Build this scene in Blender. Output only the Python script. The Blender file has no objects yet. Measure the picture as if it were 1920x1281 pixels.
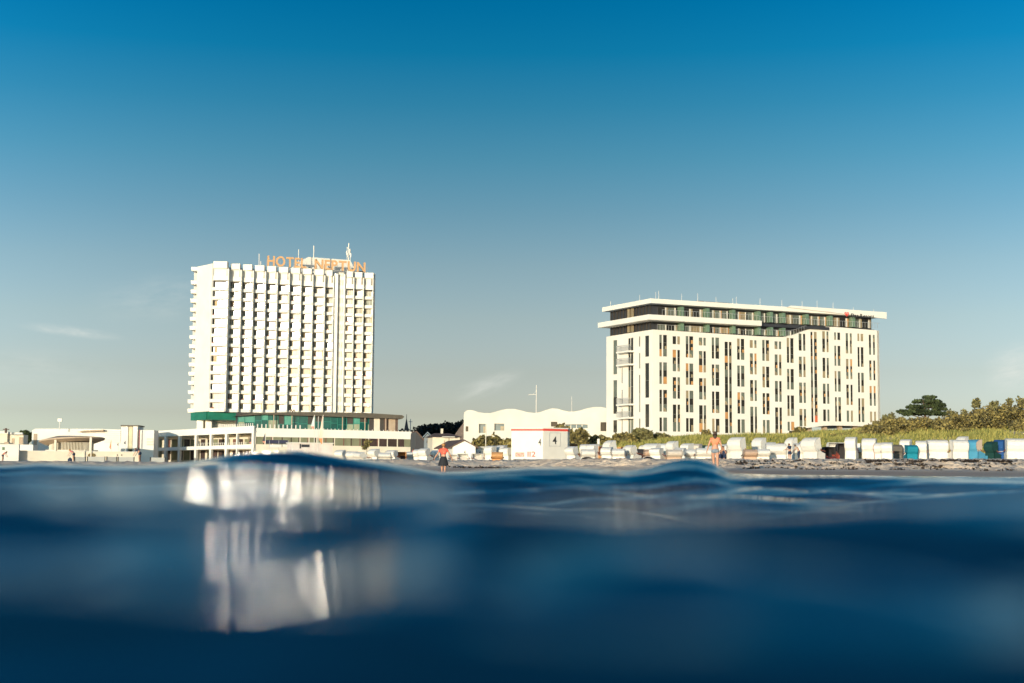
import bpy, math, random
import numpy as np
from mathutils import Vector, Matrix, noise as mnoise
random.seed(7)
sc = bpy.context.scene
COL = sc.collection
# ---------------- camera ----------------
FPX = 2667.0
CAMZ = 0.15
PITCH = math.atan(239.5 / FPX)
ROLL = 0.007
cd = bpy.data.cameras.new('camera'); cam = bpy.data.objects.new('camera', cd); COL.objects.link(cam)
cd.lens = 50; cd.sensor_width = 36; cd.clip_start = 0.02; cd.clip_end = 20000
CR = Matrix.Rotation(math.pi / 2 + PITCH, 3, 'X') @ Matrix.Rotation(ROLL, 3, 'Z')
cam.matrix_world = Matrix.Translation((0, 0, CAMZ)) @ CR.to_4x4()
cd.dof.use_dof = True; cd.dof.focus_distance = 190; cd.dof.aperture_fstop = 1.8
cd.dof.aperture_blades = 9; cd.dof.aperture_rotation = math.radians(12)
sc.camera = cam
# ---------------- world, sun, exposure ----------------
SUN_EL = math.radians(6.4); SUN_AZ = math.radians(200.0)      # azimuth clockwise from +Y, the sun low behind the viewer's left shoulder
W = bpy.data.worlds.new('World'); sc.world = W; W.use_nodes = True
nt = W.node_tree; nt.nodes.clear()
def N(t, **k):
    n = nt.nodes.new(t)
    for a, b in k.items(): setattr(n, a, b)
    return n
def Lk(a, b): nt.links.new(a, b)
sky = N('ShaderNodeTexSky'); sky.sky_type = 'NISHITA'; sky.sun_disc = False
sky.sun_elevation = SUN_EL; sky.sun_rotation = SUN_AZ; sky.air_density = 1.0; sky.dust_density = 1.0; sky.ozone_density = 2.0
bg = N('ShaderNodeBackground'); bg.inputs[1].default_value = SKY_STRENGTH = 0.15
tc = N('ShaderNodeTexCoord'); sep = N('ShaderNodeSeparateXYZ'); Lk(tc.outputs['Generated'], sep.inputs[0])
# grading of the sky colour by height above the horizon
mr = N('ShaderNodeMapRange'); mr.inputs['From Min'].default_value = 0.0; mr.inputs['From Max'].default_value = 0.6
Lk(sep.outputs['Z'], mr.inputs['Value'])
ramp = N('ShaderNodeValToRGB'); Lk(mr.outputs[0], ramp.inputs[0])
SKYG = [(0.0, (1, 1, 1))]
SKYG = [(0.0, (0.3329, 0.3937, 0.6537)), (0.031, (0.3082, 0.3646, 0.6053)), (0.0622, (0.243, 0.2511, 0.3813)), (0.112, (0.2201, 0.2055, 0.263)), (0.1743, (0.2049, 0.1924, 0.2168)), (0.2362, (0.1698, 0.1763, 0.1924)), (0.2976, (0.1166, 0.1588, 0.1795)), (0.3581, (0.0677, 0.1473, 0.1732)), (0.4176, (0.0297, 0.1328, 0.1699)), (0.4758, (0.005, 0.1208, 0.1723)), (0.5298, (0.0, 0.109, 0.1699)), (0.62, (0.0, 0.1172, 0.1823)), (1.0, (0.0326, 0.1107, 0.1823))]
cr = ramp.color_ramp
while len(cr.elements) > 1: cr.elements.remove(cr.elements[-1])
cr.elements[0].position = SKYG[0][0]; cr.elements[0].color = SKYG[0][1] + (1,)
for p_, c_ in SKYG[1:]:
    e = cr.elements.new(p_); e.color = c_ + (1,)
mul = N('ShaderNodeVectorMath', operation='MULTIPLY'); Lk(sky.outputs[0], mul.inputs[0]); Lk(ramp.outputs[0], mul.inputs[1])
gs = N('ShaderNodeVectorMath', operation='SCALE'); gs.inputs['Scale'].default_value = 3.84
Lk(mul.outputs[0], gs.inputs[0])
# the sky is a little brighter to both sides of the view than straight ahead
az0 = N('ShaderNodeMath', operation='ARCTAN2'); Lk(sep.outputs['X'], az0.inputs[0]); Lk(sep.outputs['Y'], az0.inputs[1])
azc_ = N('ShaderNodeClamp'); azc_.inputs['Min'].default_value = -0.5; azc_.inputs['Max'].default_value = 0.5; Lk(az0.outputs[0], azc_.inputs[0])
a2 = N('ShaderNodeMath', operation='MULTIPLY'); Lk(azc_.outputs[0], a2.inputs[0]); Lk(azc_.outputs[0], a2.inputs[1])
a3 = N('ShaderNodeMath', operation='MULTIPLY_ADD'); Lk(azc_.outputs[0], a3.inputs[0]); a3.inputs[1].default_value = -1.4; a3.inputs[2].default_value = 2.7
a4 = N('ShaderNodeMath', operation='MULTIPLY'); Lk(a2.outputs[0], a4.inputs[0]); Lk(a3.outputs[0], a4.inputs[1])
tint = N('ShaderNodeVectorMath', operation='SCALE'); tint.inputs[0].default_value = (0.8, 1.0, 1.12); Lk(a4.outputs[0], tint.inputs['Scale'])
one = N('ShaderNodeVectorMath', operation='ADD'); Lk(tint.outputs[0], one.inputs[0]); one.inputs[1].default_value = (1, 1, 1)
edge = N('ShaderNodeVectorMath', operation='MULTIPLY'); Lk(gs.outputs[0], edge.inputs[0]); Lk(one.outputs[0], edge.inputs[1])
# thin cloud wisps, laid out by sky direction
def wisp(azc, elc, wa, we, slope, seed):
    az = N('ShaderNodeMath', operation='ARCTAN2'); Lk(sep.outputs['X'], az.inputs[0]); Lk(sep.outputs['Y'], az.inputs[1])
    el = N('ShaderNodeMath', operation='ARCSINE'); Lk(sep.outputs['Z'], el.inputs[0])
    da = N('ShaderNodeMath', operation='SUBTRACT'); Lk(az.outputs[0], da.inputs[0]); da.inputs[1].default_value = azc
    de0 = N('ShaderNodeMath', operation='SUBTRACT'); Lk(el.outputs[0], de0.inputs[0]); de0.inputs[1].default_value = elc
    de = N('ShaderNodeMath', operation='MULTIPLY_ADD'); Lk(da.outputs[0], de.inputs[0]); de.inputs[1].default_value = -slope; Lk(de0.outputs[0], de.inputs[2])
    cx = N('ShaderNodeCombineXYZ'); Lk(da.outputs[0], cx.inputs[0]); Lk(de.outputs[0], cx.inputs[1]); cx.inputs[2].default_value = seed
    mp = N('ShaderNodeVectorMath', operation='MULTIPLY'); Lk(cx.outputs[0], mp.inputs[0]); mp.inputs[1].default_value = (45, 150, 1)
    nz = N('ShaderNodeTexNoise'); nz.inputs['Scale'].default_value = 1.0; nz.inputs['Detail'].default_value = 5; nz.inputs['Roughness'].default_value = 0.6
    Lk(mp.outputs[0], nz.inputs['Vector'])
    a = N('ShaderNodeMath', operation='MULTIPLY'); Lk(da.outputs[0], a.inputs[0]); a.inputs[1].default_value = 1 / wa
    b = N('ShaderNodeMath', operation='MULTIPLY'); Lk(de.outputs[0], b.inputs[0]); b.inputs[1].default_value = 1 / we
    v = N('ShaderNodeCombineXYZ'); Lk(a.outputs[0], v.inputs[0]); Lk(b.outputs[0], v.inputs[1])
    ln = N('ShaderNodeVectorMath', operation='LENGTH'); Lk(v.outputs[0], ln.inputs[0])
    m = N('ShaderNodeMapRange'); m.interpolation_type = 'SMOOTHSTEP'
    m.inputs['From Min'].default_value = 1.0; m.inputs['From Max'].default_value = 0.0; Lk(ln.outputs['Value'], m.inputs['Value'])
    n2 = N('ShaderNodeMapRange'); n2.inputs['From Min'].default_value = 0.3; n2.inputs['From Max'].default_value = 0.65; Lk(nz.outputs[0], n2.inputs['Value'])
    o = N('ShaderNodeMath', operation='MULTIPLY'); Lk(m.outputs[0], o.inputs[0]); Lk(n2.outputs[0], o.inputs[1])
    return o.outputs[0]
def azel(px, py):
    d = CR @ Vector(((px - 960) / FPX, -(py - 640.5) / FPX, -1)); d.normalize()
    return math.atan2(d.x, d.y), math.asin(d.z)
cur = edge.outputs[0]
for (px, py, wx, wy, slope, seed, amt) in [(135, 622, 110, 13, -0.10, 3.1, 0.45), (915, 722, 85, 26, 0.35, 8.2, 0.38), (1905, 690, 70, 60, 0.2, 5.5, 0.5), (300, 560, 160, 60, 0.1, 1.5, 0.16), (60, 690, 200, 50, -0.05, 9.5, 0.14)]:
    a_, e_ = azel(px, py)
    w_ = wisp(a_, e_, wx / FPX, wy / FPX, slope, seed)
    k = N('ShaderNodeMath', operation='MULTIPLY'); Lk(w_, k.inputs[0]); k.inputs[1].default_value = amt
    mx = N('ShaderNodeMixRGB'); Lk(k.outputs[0], mx.inputs[0]); Lk(cur, mx.inputs[1]); mx.inputs[2].default_value = (0.75 / SKY_STRENGTH, 0.76 / SKY_STRENGTH, 0.70 / SKY_STRENGTH, 1)
    cur = mx.outputs[0]
Lk(cur, bg.inputs[0])
wo = N('ShaderNodeOutputWorld'); Lk(bg.outputs[0], wo.inputs[0])
sl = bpy.data.lights.new('sun', 'SUN'); so = bpy.data.objects.new('sun', sl); COL.objects.link(so)
sl.energy = 4.1; sl.angle = math.radians(0.5); sl.color = (1.0, 0.89, 0.70)
S = Vector((math.sin(SUN_AZ) * math.cos(SUN_EL), math.cos(SUN_AZ) * math.cos(SUN_EL), math.sin(SUN_EL)))
so.rotation_euler = S.to_track_quat('Z', 'Y').to_euler(); so.location = S * 50
sc.view_settings.view_transform = 'Standard'; sc.view_settings.look = 'None'
sc.view_settings.exposure = 0.2; sc.view_settings.gamma = 1.0
sc.cycles.sample_clamp_indirect = 120; sc.cycles.sample_clamp_direct = 0
sc.cycles.max_bounces = 8; sc.cycles.blur_glossy = 0.3
# ---------------- helpers ----------------
def ray(px, py): return CR @ Vector(((px - 960) / FPX, -(py - 640.5) / FPX, -1))
C0 = Vector((0, 0, CAMZ))
def at(px, py, Y):
    d = ray(px, py); return C0 + d * (Y / d.y)
def hor(px): return 880 + ROLL * (px - 960)
def zy(px, py, Y): return at(px, py, Y).z
Z = Vector((0, 0, 1))
class Frame:
    """a vertical facade plane: u runs along it, v out of it towards the sea, z up"""
    def __init__(s, P, Q):
        s.P = Vector((P.x, P.y, 0)); d = Vector((Q.x - P.x, Q.y - P.y, 0)); s.len = d.length; s.u = d.normalized()
        s.n = Vector((s.u.y, -s.u.x, 0))
        if s.n.dot(-s.P) < 0: s.n = -s.n
    def p(s, u, v, z): return s.P + s.u * u + s.n * v + Z * z
    def hit(s, px, py, v=0.0):
        d = ray(px, py); o = s.P + s.n * v
        t = (o - C0).dot(s.n) / d.dot(s.n); h = C0 + d * t
        return (h - s.P).dot(s.u), h.z
    def box(s, mb, u0, u1, v0, v1, z0, z1, m=0):
        mb.obox(s.p(u0, v0, z0), s.u * (u1 - u0), s.n * (v1 - v0), Z * (z1 - z0), m)
    def poly(s, mb, pts, v0, v1, m=0):
        mb.prism([s.p(u, v0, z) for u, z in pts], s.n * (v1 - v0), m)
def fr(px0, D0, px1, D1, py=800): return Frame(at(px0, py, D0), at(px1, py, D1))
class MB:
    def __init__(s): s.v = []; s.f = []; s.m = []
    def add(s, vs, fs, m=0):
        b = len(s.v); s.v += [tuple(x) for x in vs]; s.f += [tuple(b + i for i in f) for f in fs]; s.m += [m] * len(fs); return s
    def obox(s, o, a, b, c, m=0):
        if a.cross(b).dot(c) < 0: a, b = b, a
        vs = [o, o + a, o + a + b, o + b, o + c, o + a + c, o + a + b + c, o + b + c]
        return s.add(vs, [(0, 3, 2, 1), (4, 5, 6, 7), (0, 1, 5, 4), (1, 2, 6, 5), (2, 3, 7, 6), (3, 0, 4, 7)], m)
    def box(s, x0, x1, y0, y1, z0, z1, m=0):
        return s.obox(Vector((x0, y0, z0)), Vector((x1 - x0, 0, 0)), Vector((0, y1 - y0, 0)), Vector((0, 0, z1 - z0)), m)
    def prism(s, pts, ext, m=0):
        n = len(pts); pts = [Vector(p) for p in pts]; q = [p + ext for p in pts]
        fs = [tuple(range(n)), tuple(range(2 * n - 1, n - 1, -1))] + [(i, i + n, (i + 1) % n + n, (i + 1) % n) for i in range(n)]
        return s.add(pts + q, fs, m)
    def tube(s, p0, p1, r0, r1=None, n=8, m=0, caps=True):
        r1 = r0 if r1 is None else r1; p0 = Vector(p0); p1 = Vector(p1); d = (p1 - p0).normalized()
        a = d.orthogonal().normalized(); b = d.cross(a); vs = []
        for p, r in ((p0, r0), (p1, r1)):
            for i in range(n):
                t = 2 * math.pi * i / n; vs.append(p + (a * math.cos(t) + b * math.sin(t)) * r)
        fs = [(i, (i + 1) % n, (i + 1) % n + n, i + n) for i in range(n)]
        if caps: fs += [tuple(range(n - 1, -1, -1)), tuple(range(n, 2 * n))]
        return s.add(vs, fs, m)
    def path(s, pts, r, n=6, m=0):
        for a, b in zip(pts, pts[1:]): s.tube(a, b, r, r, n, m)
        return s
    def ball(s, c, rx, ry=None, rz=None, n=10, k=6, m=0):
        ry = ry or rx; rz = rz or rx; c = Vector(c); vs = []
        for j in range(k + 1):
            ph = math.pi * j / k
            for i in range(n):
                t = 2 * math.pi * i / n; vs.append(c + Vector((rx * math.sin(ph) * math.cos(t), ry * math.sin(ph) * math.sin(t), rz * math.cos(ph))))
        fs = [(j * n + i, (j + 1) * n + i, (j + 1) * n + (i + 1) % n, j * n + (i + 1) % n) for j in range(k) for i in range(n)]
        return s.add(vs, fs, m)
    def xf(s, M):
        s.v = [tuple(M @ Vector(p)) for p in s.v]; return s
    def build(s, name, mats, parent=None, smooth=False):
        me = bpy.data.meshes.new(name); off = parent_world(parent) if parent else Vector((0, 0, 0))
        base = off
        vs = [(a - base.x, b - base.y, c - base.z) for a, b, c in s.v]
        me.from_pydata(vs, [], s.f)
        for m in (mats if isinstance(mats, (list, tuple)) else [mats]): me.materials.append(m)
        me.polygons.foreach_set('material_index', s.m)
        if smooth: me.polygons.foreach_set('use_smooth', [True] * len(me.polygons))
        me.update()
        o = bpy.data.objects.new(name, me); COL.objects.link(o)
        if parent: o.parent = parent
        return o
def parent_world(o):
    p = Vector((0, 0, 0))
    while o: p = p + o.location; o = o.parent
    return p
def tag(o, label=None, cat=None, group=None, kind=None):
    if label: o['label'] = label
    if cat: o['category'] = cat
    if group: o['group'] = group
    if kind: o['kind'] = kind
    return o
def thing(name, loc, label, cat, group=None):
    o = bpy.data.objects.new(name, None); COL.objects.link(o); o.location = loc; o.empty_display_size = 0.2
    return tag(o, label, cat, group)
def mat(name, col, rough=0.7, var=0.12, scale=1.0, spec=0.5, ior=None, metal=0.0, bump=0.0, col2=None, detail=3, trans=0.0, island=0.0):
    m = bpy.data.materials.new(name); m.use_nodes = True; t = m.node_tree; b = t.nodes['Principled BSDF']
    b.inputs['Roughness'].default_value = rough; b.inputs['Metallic'].default_value = metal
    b.inputs['Specular IOR Level'].default_value = spec
    if ior: b.inputs['IOR'].default_value = ior
    if trans: b.inputs['Transmission Weight'].default_value = trans
    c2 = col2 or tuple(max(0, c * (1 - var)) for c in col); c1 = col if col2 else tuple(min(1, c * (1 + var * 0.4)) for c in col)
    g = t.nodes.new('ShaderNodeTexCoord'); nz = t.nodes.new('ShaderNodeTexNoise')
    nz.inputs['Scale'].default_value = scale; nz.inputs['Detail'].default_value = detail
    t.links.new(g.outputs['Object'], nz.inputs['Vector'])
    r = t.nodes.new('ShaderNodeValToRGB'); r.color_ramp.elements[0].position = 0.32; r.color_ramp.elements[1].position = 0.68
    r.color_ramp.elements[0].color = c2 + (1,); r.color_ramp.elements[1].color = c1 + (1,)
    src = nz.outputs[0]
    if island:
        gg = t.nodes.new('ShaderNodeNewGeometry'); mx = t.nodes.new('ShaderNodeMix'); mx.inputs[0].default_value = island
        t.links.new(nz.outputs[0], mx.inputs[2]); t.links.new(gg.outputs['Random Per Island'], mx.inputs[3]); src = mx.outputs[0]
    t.links.new(src, r.inputs[0]); t.links.new(r.outputs[0], b.inputs['Base Color'])
    if bump:
        bp = t.nodes.new('ShaderNodeBump'); bp.inputs['Strength'].default_value = bump; bp.inputs['Distance'].default_value = 0.1
        t.links.new(nz.outputs[0], bp.inputs['Height']); t.links.new(bp.outputs[0], b.inputs['Normal'])
    return m
M = {}
M['white'] = mat('white_render', (0.74, 0.715, 0.63), 0.75, 0.07, 0.25)
M['white2'] = mat('white_paint', (0.64, 0.62, 0.55), 0.5, 0.06, 1.5)
M['pool'] = mat('pool_render', (0.60, 0.58, 0.50), 0.8, 0.08, 0.3)
M['cream'] = mat('cream_render', (0.66, 0.60, 0.47), 0.8, 0.08, 0.4)
M['anthra'] = mat('anthracite_panel', (0.035, 0.037, 0.042), 0.5, 0.2, 0.6)
M['brown'] = mat('brown_roof', (0.12, 0.075, 0.055), 0.8, 0.25, 1.2)
M['tan'] = mat('tan_panel', (0.42, 0.32, 0.22), 0.7, 0.12, 0.8)
M['dark'] = mat('dark_recess', (0.05, 0.043, 0.035), 0.6, 0.3, 0.8)
M['metal'] = mat('grey_metal', (0.45, 0.45, 0.44), 0.45, 0.1, 3, metal=0.4)
M['green'] = mat('green_panel', (0.012, 0.16, 0.10), 0.45, 0.2, 0.5)
M['gglass'] = mat('green_glass', (0.012, 0.10, 0.085), 0.12, 0.35, 0.35, ior=1.6)
M['paleglass'] = mat('pale_green_glass', (0.13, 0.21, 0.14), 0.15, 0.2, 0.7, ior=1.6)
# ---------------- terrain ----------------
def sst(a, b, x):
    t = min(1, max(0, (x - a) / (b - a))); return t * t * (3 - 2 * t)
def interp(x, tab):
    if x <= tab[0][0]: return tab[0][1]
    for (a, b), (c, d) in zip(tab, tab[1:]):
        if x <= c: return b + (d - b) * (x - a) / (c - a)
    return tab[-1][1]
DUNE = [(0, 0), (860, 0), (885, 0.6), (960, 1.3), (1060, 1.8), (1150, 2.2), (1250, 2.5), (1350, 2.6), (1450, 2.7), (1550, 3.1), (1640, 3.5), (1750, 3.8), (1920, 4.2), (2300, 5.0), (3500, 5)]
def Gz(X, Y):
    y0 = 57 + 20 * sst(8, -4, X)
    d = Y - y0
    z = interp(d, [(-60, -2.5), (-17, -0.6), (0, 0.0), (4, 0.13), (14.5, 0.30), (17.4, 0.66), (30, 0.68), (50, 0.85), (80, 1.1), (200, 1.6), (3000, 1.6)])
    if z > 0: z *= 1 - 0.42 * sst(-8, -20, X)
    z += sst(-5, 45, X) * sst(10, 45, d) * 0.25
    if Y > 110:
        px = 960 + X / Y * FPX
        h = interp(px, DUNE) * (1 + 0.05 * mnoise.noise(Vector((X * 0.11, Y * 0.08, 0))))
        edge = 128 + 3 * mnoise.noise(Vector((X * 0.05, 3.3, 0)))
        z += h * sst(edge, 172, Y) * (1 - 0.45 * sst(182, 235, Y)) * (1 - sst(600, 900, Y))
    z += (0.03 * mnoise.noise(Vector((X * 0.6, Y * 0.6, 1.7))) + 0.05 * mnoise.noise(Vector((X * 0.22, Y * 0.5, 4.7)))) * sst(0, 5, d)
    return z
def gp(px, Y):
    x = at(px, 860, Y).x; return Vector((x, Y, Gz(x, Y)))
# ---------------- ground ----------------
def grid_mesh(name, xs, ys, H, m, smooth=True):
    X, Y = np.meshgrid(xs, ys); nx, ny = len(xs), len(ys)
    co = np.stack([X, Y, H], -1).reshape(-1, 3).astype('f')
    i = np.arange(ny - 1)[:, None] * nx + np.arange(nx - 1)[None, :]
    q = np.stack([i, i + 1, i + nx + 1, i + nx], -1).reshape(-1, 4)
    me = bpy.data.meshes.new(name); me.vertices.add(len(co)); me.vertices.foreach_set('co', co.ravel())
    me.loops.add(q.size); me.loops.foreach_set('vertex_index', q.ravel().astype('i'))
    me.polygons.add(len(q)); me.polygons.foreach_set('loop_start', np.arange(0, q.size, 4, dtype='i'))
    me.update(calc_edges=True)
    if smooth: me.polygons.foreach_set('use_smooth', np.ones(len(q), dtype=bool))
    me.materials.append(m); me.validate()
    o = bpy.data.objects.new(name, me); COL.objects.link(o); return o
sx = list(np.arange(-34, 46, 0.2)); sx = [-6000, -2500, -1200, -600, -350, -220, -150, -110, -80, -65, -55, -46, -40] + sx + [47, 50, 56, 65, 80, 100, 125, 150, 220, 350, 600, 1200, 2500, 6000]
sy = list(np.arange(30, 56, 2)) + list(np.arange(56, 68, 0.5)) + list(np.arange(68, 86, 0.14)) + list(np.arange(86, 106, 0.35)) + list(np.arange(106, 130, 1.2)) + list(np.arange(130, 240, 3.0)) + [245, 260, 300, 350, 420, 500, 650, 900, 1500, 3000, 8000]
Hs = np.array([[Gz(x, y) for x in sx] for y in sy])
# trodden sand: lumps and footprints above the wet strip
for j, y in enumerate(sy):
    if not 60 < y < 112: continue
    for i, x in enumerate(sx):
        if -36 < x < 48:
            d = y - (57 + 20 * sst(8, -4, x)); k_ = sst(9, 14, d)
            if k_ > 0: Hs[j, i] += k_ * (0.16 * mnoise.noise(Vector((x * 1.9, y * 2.6, 0.3))) + 0.09 * mnoise.noise(Vector((x * 4.1, y * 5.3, 7.3))))
# sand: pale dry sand higher up, darker damp sand at the water
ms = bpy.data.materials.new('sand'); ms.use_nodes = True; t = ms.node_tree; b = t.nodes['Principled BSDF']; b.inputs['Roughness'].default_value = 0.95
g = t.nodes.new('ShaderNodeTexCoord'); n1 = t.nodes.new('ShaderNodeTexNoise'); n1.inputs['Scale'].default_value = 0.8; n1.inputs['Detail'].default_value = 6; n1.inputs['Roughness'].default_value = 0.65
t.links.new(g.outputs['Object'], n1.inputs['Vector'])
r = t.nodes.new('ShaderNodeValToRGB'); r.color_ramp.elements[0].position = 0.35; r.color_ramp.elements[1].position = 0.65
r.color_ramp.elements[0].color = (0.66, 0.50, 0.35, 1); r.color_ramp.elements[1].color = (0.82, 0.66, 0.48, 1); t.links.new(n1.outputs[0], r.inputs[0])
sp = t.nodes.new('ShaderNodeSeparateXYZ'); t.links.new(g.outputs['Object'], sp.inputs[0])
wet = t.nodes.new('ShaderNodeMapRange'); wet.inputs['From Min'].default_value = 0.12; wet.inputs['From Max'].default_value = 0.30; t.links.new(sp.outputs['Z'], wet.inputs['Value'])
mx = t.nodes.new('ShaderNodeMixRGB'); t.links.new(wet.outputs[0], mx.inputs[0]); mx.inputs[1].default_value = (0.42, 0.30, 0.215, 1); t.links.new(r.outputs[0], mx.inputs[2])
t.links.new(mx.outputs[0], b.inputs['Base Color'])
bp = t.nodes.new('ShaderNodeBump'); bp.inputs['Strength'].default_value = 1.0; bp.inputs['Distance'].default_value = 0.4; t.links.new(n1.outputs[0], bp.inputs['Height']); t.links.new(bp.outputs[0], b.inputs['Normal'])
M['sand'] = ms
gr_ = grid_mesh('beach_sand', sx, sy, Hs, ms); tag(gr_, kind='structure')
# ---------------- sea ----------------
SA, SB, S1_, S2_, NSEED = 0.008, 0.018, 41, 42, 15
rng = np.random.RandomState(11)
xn = np.sinh(np.linspace(-7.5, 7.5, 1001)) ; xn = xn / xn.max() * 400
yn = np.concatenate([np.geomspace(0.28, 1.0, 110)[:-1], np.geomspace(1.0, 14, 330)[:-1], np.geomspace(14, 100, 150)])
yn = np.concatenate([[-400, -100, -30, -10, -4, -2, -1, -0.5, -0.2, 0.0, 0.15], yn])
X, Y = np.meshgrid(xn, yn)
dist = np.sqrt(X ** 2 + Y ** 2)
H = np.zeros_like(X)
CREST = [(-600, 866), (0, 869), (40, 868), (80, 866), (120, 868.5), (200, 870), (262, 870), (310, 868), (370, 861), (420, 853), (470, 847), (530, 843), (560, 842.5), (590, 845), (620, 851), (680, 860), (740, 868), (790, 876), (831, 882), (870, 881), (910, 878), (950, 875), (1000, 873), (1060, 873), (1140, 878), (1180, 879), (1220, 873), (1260, 861), (1285, 857), (1310, 858), (1340, 867), (1352, 875), (1370, 885), (1400, 887), (1440, 888.5), (1700, 891), (1920, 893), (2500, 893)]
YC = 8.5
cpx = np.array([c[0] for c in CREST], float); ccy = np.array([c[1] for c in CREST], float)
ctop = CAMZ + (880 + ROLL * (cpx - 960) - ccy) * YC / FPX
ridge = np.interp(960 + X / YC * FPX, cpx, ctop)
k = np.ones(9) / 9
yc = YC + 0.5 * np.sin(X * 0.9 + 1.0)
w_ = np.where(Y < yc, np.exp(-((Y - yc) / 0.95) ** 2), np.exp(-((Y - yc) / 1.6) ** 2))
def comp(n, lmin, lmax, A, seed, spread=0.7, main=-1.75):
    r = np.random.RandomState(seed); out = np.zeros_like(X)
    for _ in range(n):
        lam = math.exp(r.uniform(math.log(lmin), math.log(lmax))); th = main + r.normal(0, spread); ph = r.uniform(0, 6.283)
        kx, ky = math.cos(th) * 2 * math.pi / lam, math.sin(th) * 2 * math.pi / lam
        out += lam * np.sin(kx * X + ky * Y + ph + 0.35 * np.sin(kx * X + ky * Y + ph))
    return out * A / math.sqrt(n)
far = 1 / (1 + (dist / 30) ** 2)
H += comp(8, 1.6, 3.4, WA1 if 'WA1' in globals() else 0.016, 3, 0.35) * (0.35 + 0.65 * sst(0, 1, 0.5)) * np.clip(dist / 2.5, 0.5, 1)
H += comp(16, 0.45, 1.2, 0.038, 5, 0.4) * np.clip(dist / 1.2, 0.35, 1) * np.clip(1.4 - dist / 25, 0.1, 1)
H += comp(26, 0.12, 0.45, 0.062, 8, 0.38) * np.clip(1.2 - dist / 4.5, 0.12, 1)
tpx = 960 + X / np.maximum(Y, 0.05) * FPX
tcy = np.interp(tpx, cpx, ccy); thor = 880 + ROLL * (tpx - 960)
# the swell right in front of the viewer: steep dark faces between gentler backs, running on to its own crest
def sst_np(a, b, x): q = np.clip((x - a) / (b - a), 0, 1); return q * q * (3 - 2 * q)
nd = 260; ev = 0.005 + 0.003 * np.sin(3.1 * xn + 1.0) + 0.002 * np.sin(7.7 * xn)
de = np.linspace(0.150, 0, nd)[:, None] + np.linspace(0, 1, nd)[:, None] * ev[None, :]
yy = 880 + de * FPX; XX = np.broadcast_to(xn[None, :], yy.shape)
def smooth_noise(seed, n, fx, fy):
    r = np.random.RandomState(seed); o = np.zeros_like(yy)
    for _ in range(n):
        kx_, ky_ = r.normal(0, fx), r.normal(0, fy); o += np.sin(kx_ * XX + ky_ * yy / 100 + r.uniform(0, 6.283) + 0.8 * np.sin(0.6 * kx_ * XX + r.uniform(0, 6.283)))
    return o / math.sqrt(n / 2)
nz_ = smooth_noise(NSEED, 14, 5.0, 2.6)
s_out = np.clip(0.33 + 0.32 * nz_, 0.10, 0.95)
yj = yy + 18 * np.sin(13 * XX + 1) + 10 * np.sin(29 * XX)
s_in = np.interp(yj.ravel(), [890, 945, 962, 985, 1002, 1060, 1095, 1120, 1290], [.045, .04, .4, .4, .02, .018, .03, .45, .5]).reshape(yy.shape) + 0.02 * smooth_noise(NSEED + 1, 10, 22, 6)
kin = sst_np(-0.40, -0.30, XX) * (1 - sst_np(-0.07, 0.02, XX))
sf_ = s_out * (1 - kin) + s_in * kin
D_ = np.zeros_like(yy); D_[0] = 0.42
for i in range(1, nd): D_[i] = D_[i - 1] * (1 + (de[i - 1] - de[i]) / (np.maximum(sf_[i - 1], -0.5 * de[i - 1]) + de[i - 1] + 1e-4))
Z_ = CAMZ - de * D_
prof = np.zeros_like(Y); near = np.zeros_like(Y)
yw = Y + 0.02 * np.sin(6 * X) + 0.012 * np.sin(17 * X + 1)
for j in range(len(xn)):
    e = D_[-1, j]
    prof[:, j] = np.interp(yw[:, j], np.concatenate([[-3, 0.1], D_[:, j], [e + .12, e + .45, e + 1.0]]), np.concatenate([[-.05, Z_[0, j] - .06], Z_[:, j], [Z_[-1, j] - .006, Z_[-1, j] - .05, .04]]))
    near[:, j] = 1 - sst_np(e + 0.4, e + 1.2, yw[:, j])
H = H * (0.28 + 0.72 * (1 - near)) + prof * near
H += near * (comp(14, 0.35, 0.9, SA, S1_, 1.0) + comp(26, 0.07, 0.24, SB, S2_, 1.2)) * np.clip((Y - 0.1) / 0.5, 0.2, 1)
H = np.where(Y > 10.5, np.minimum(H, 0.06), H)
H = H * (1 - w_) + w_ * (CAMZ + (thor - tcy) * Y / FPX - 0.010 + 0.10 * H)
# no other wave rises above the crest line seen in the photograph
cap = CAMZ - (tcy + (1.5 + 3 * (1 - w_)) * np.clip(14 / np.maximum(Y, 1), 0, 1) - thor) * np.maximum(Y, 0.6) / FPX
sf = 0.004 + 0.006 * (1 - w_)
H = np.where(Y > 0.3, cap - sf * np.log1p(np.exp(np.clip(-(H - cap) / sf, -50, 50))) , np.minimum(H, 0.08))
H = np.where(dist > 60, H * 0.4, H)
H = np.clip(H, -0.3, 0.4)
mw = bpy.data.materials.new('sea_water'); mw.use_nodes = True; t = mw.node_tree; b = t.nodes['Principled BSDF']
b.inputs['Base Color'].default_value = (0.0006, 0.020, 0.048, 1); b.inputs['Roughness'].default_value = 0.04; b.inputs['IOR'].default_value = 1.33; b.inputs['Specular IOR Level'].default_value = 0.22
g = t.nodes.new('ShaderNodeTexCoord'); n1 = t.nodes.new('ShaderNodeTexNoise'); n1.inputs['Scale'].default_value = 9; n1.inputs['Detail'].default_value = 3
mpw = t.nodes.new('ShaderNodeMapping'); mpw.inputs['Scale'].default_value = (0.45, 1, 1); t.links.new(g.outputs['Object'], mpw.inputs['Vector']); t.links.new(mpw.outputs[0], n1.inputs['Vector'])
bp = t.nodes.new('ShaderNodeBump'); bp.inputs['Strength'].default_value = 0.4; bp.inputs['Distance'].default_value = 0.012; t.links.new(n1.outputs[0], bp.inputs['Height'])
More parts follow.
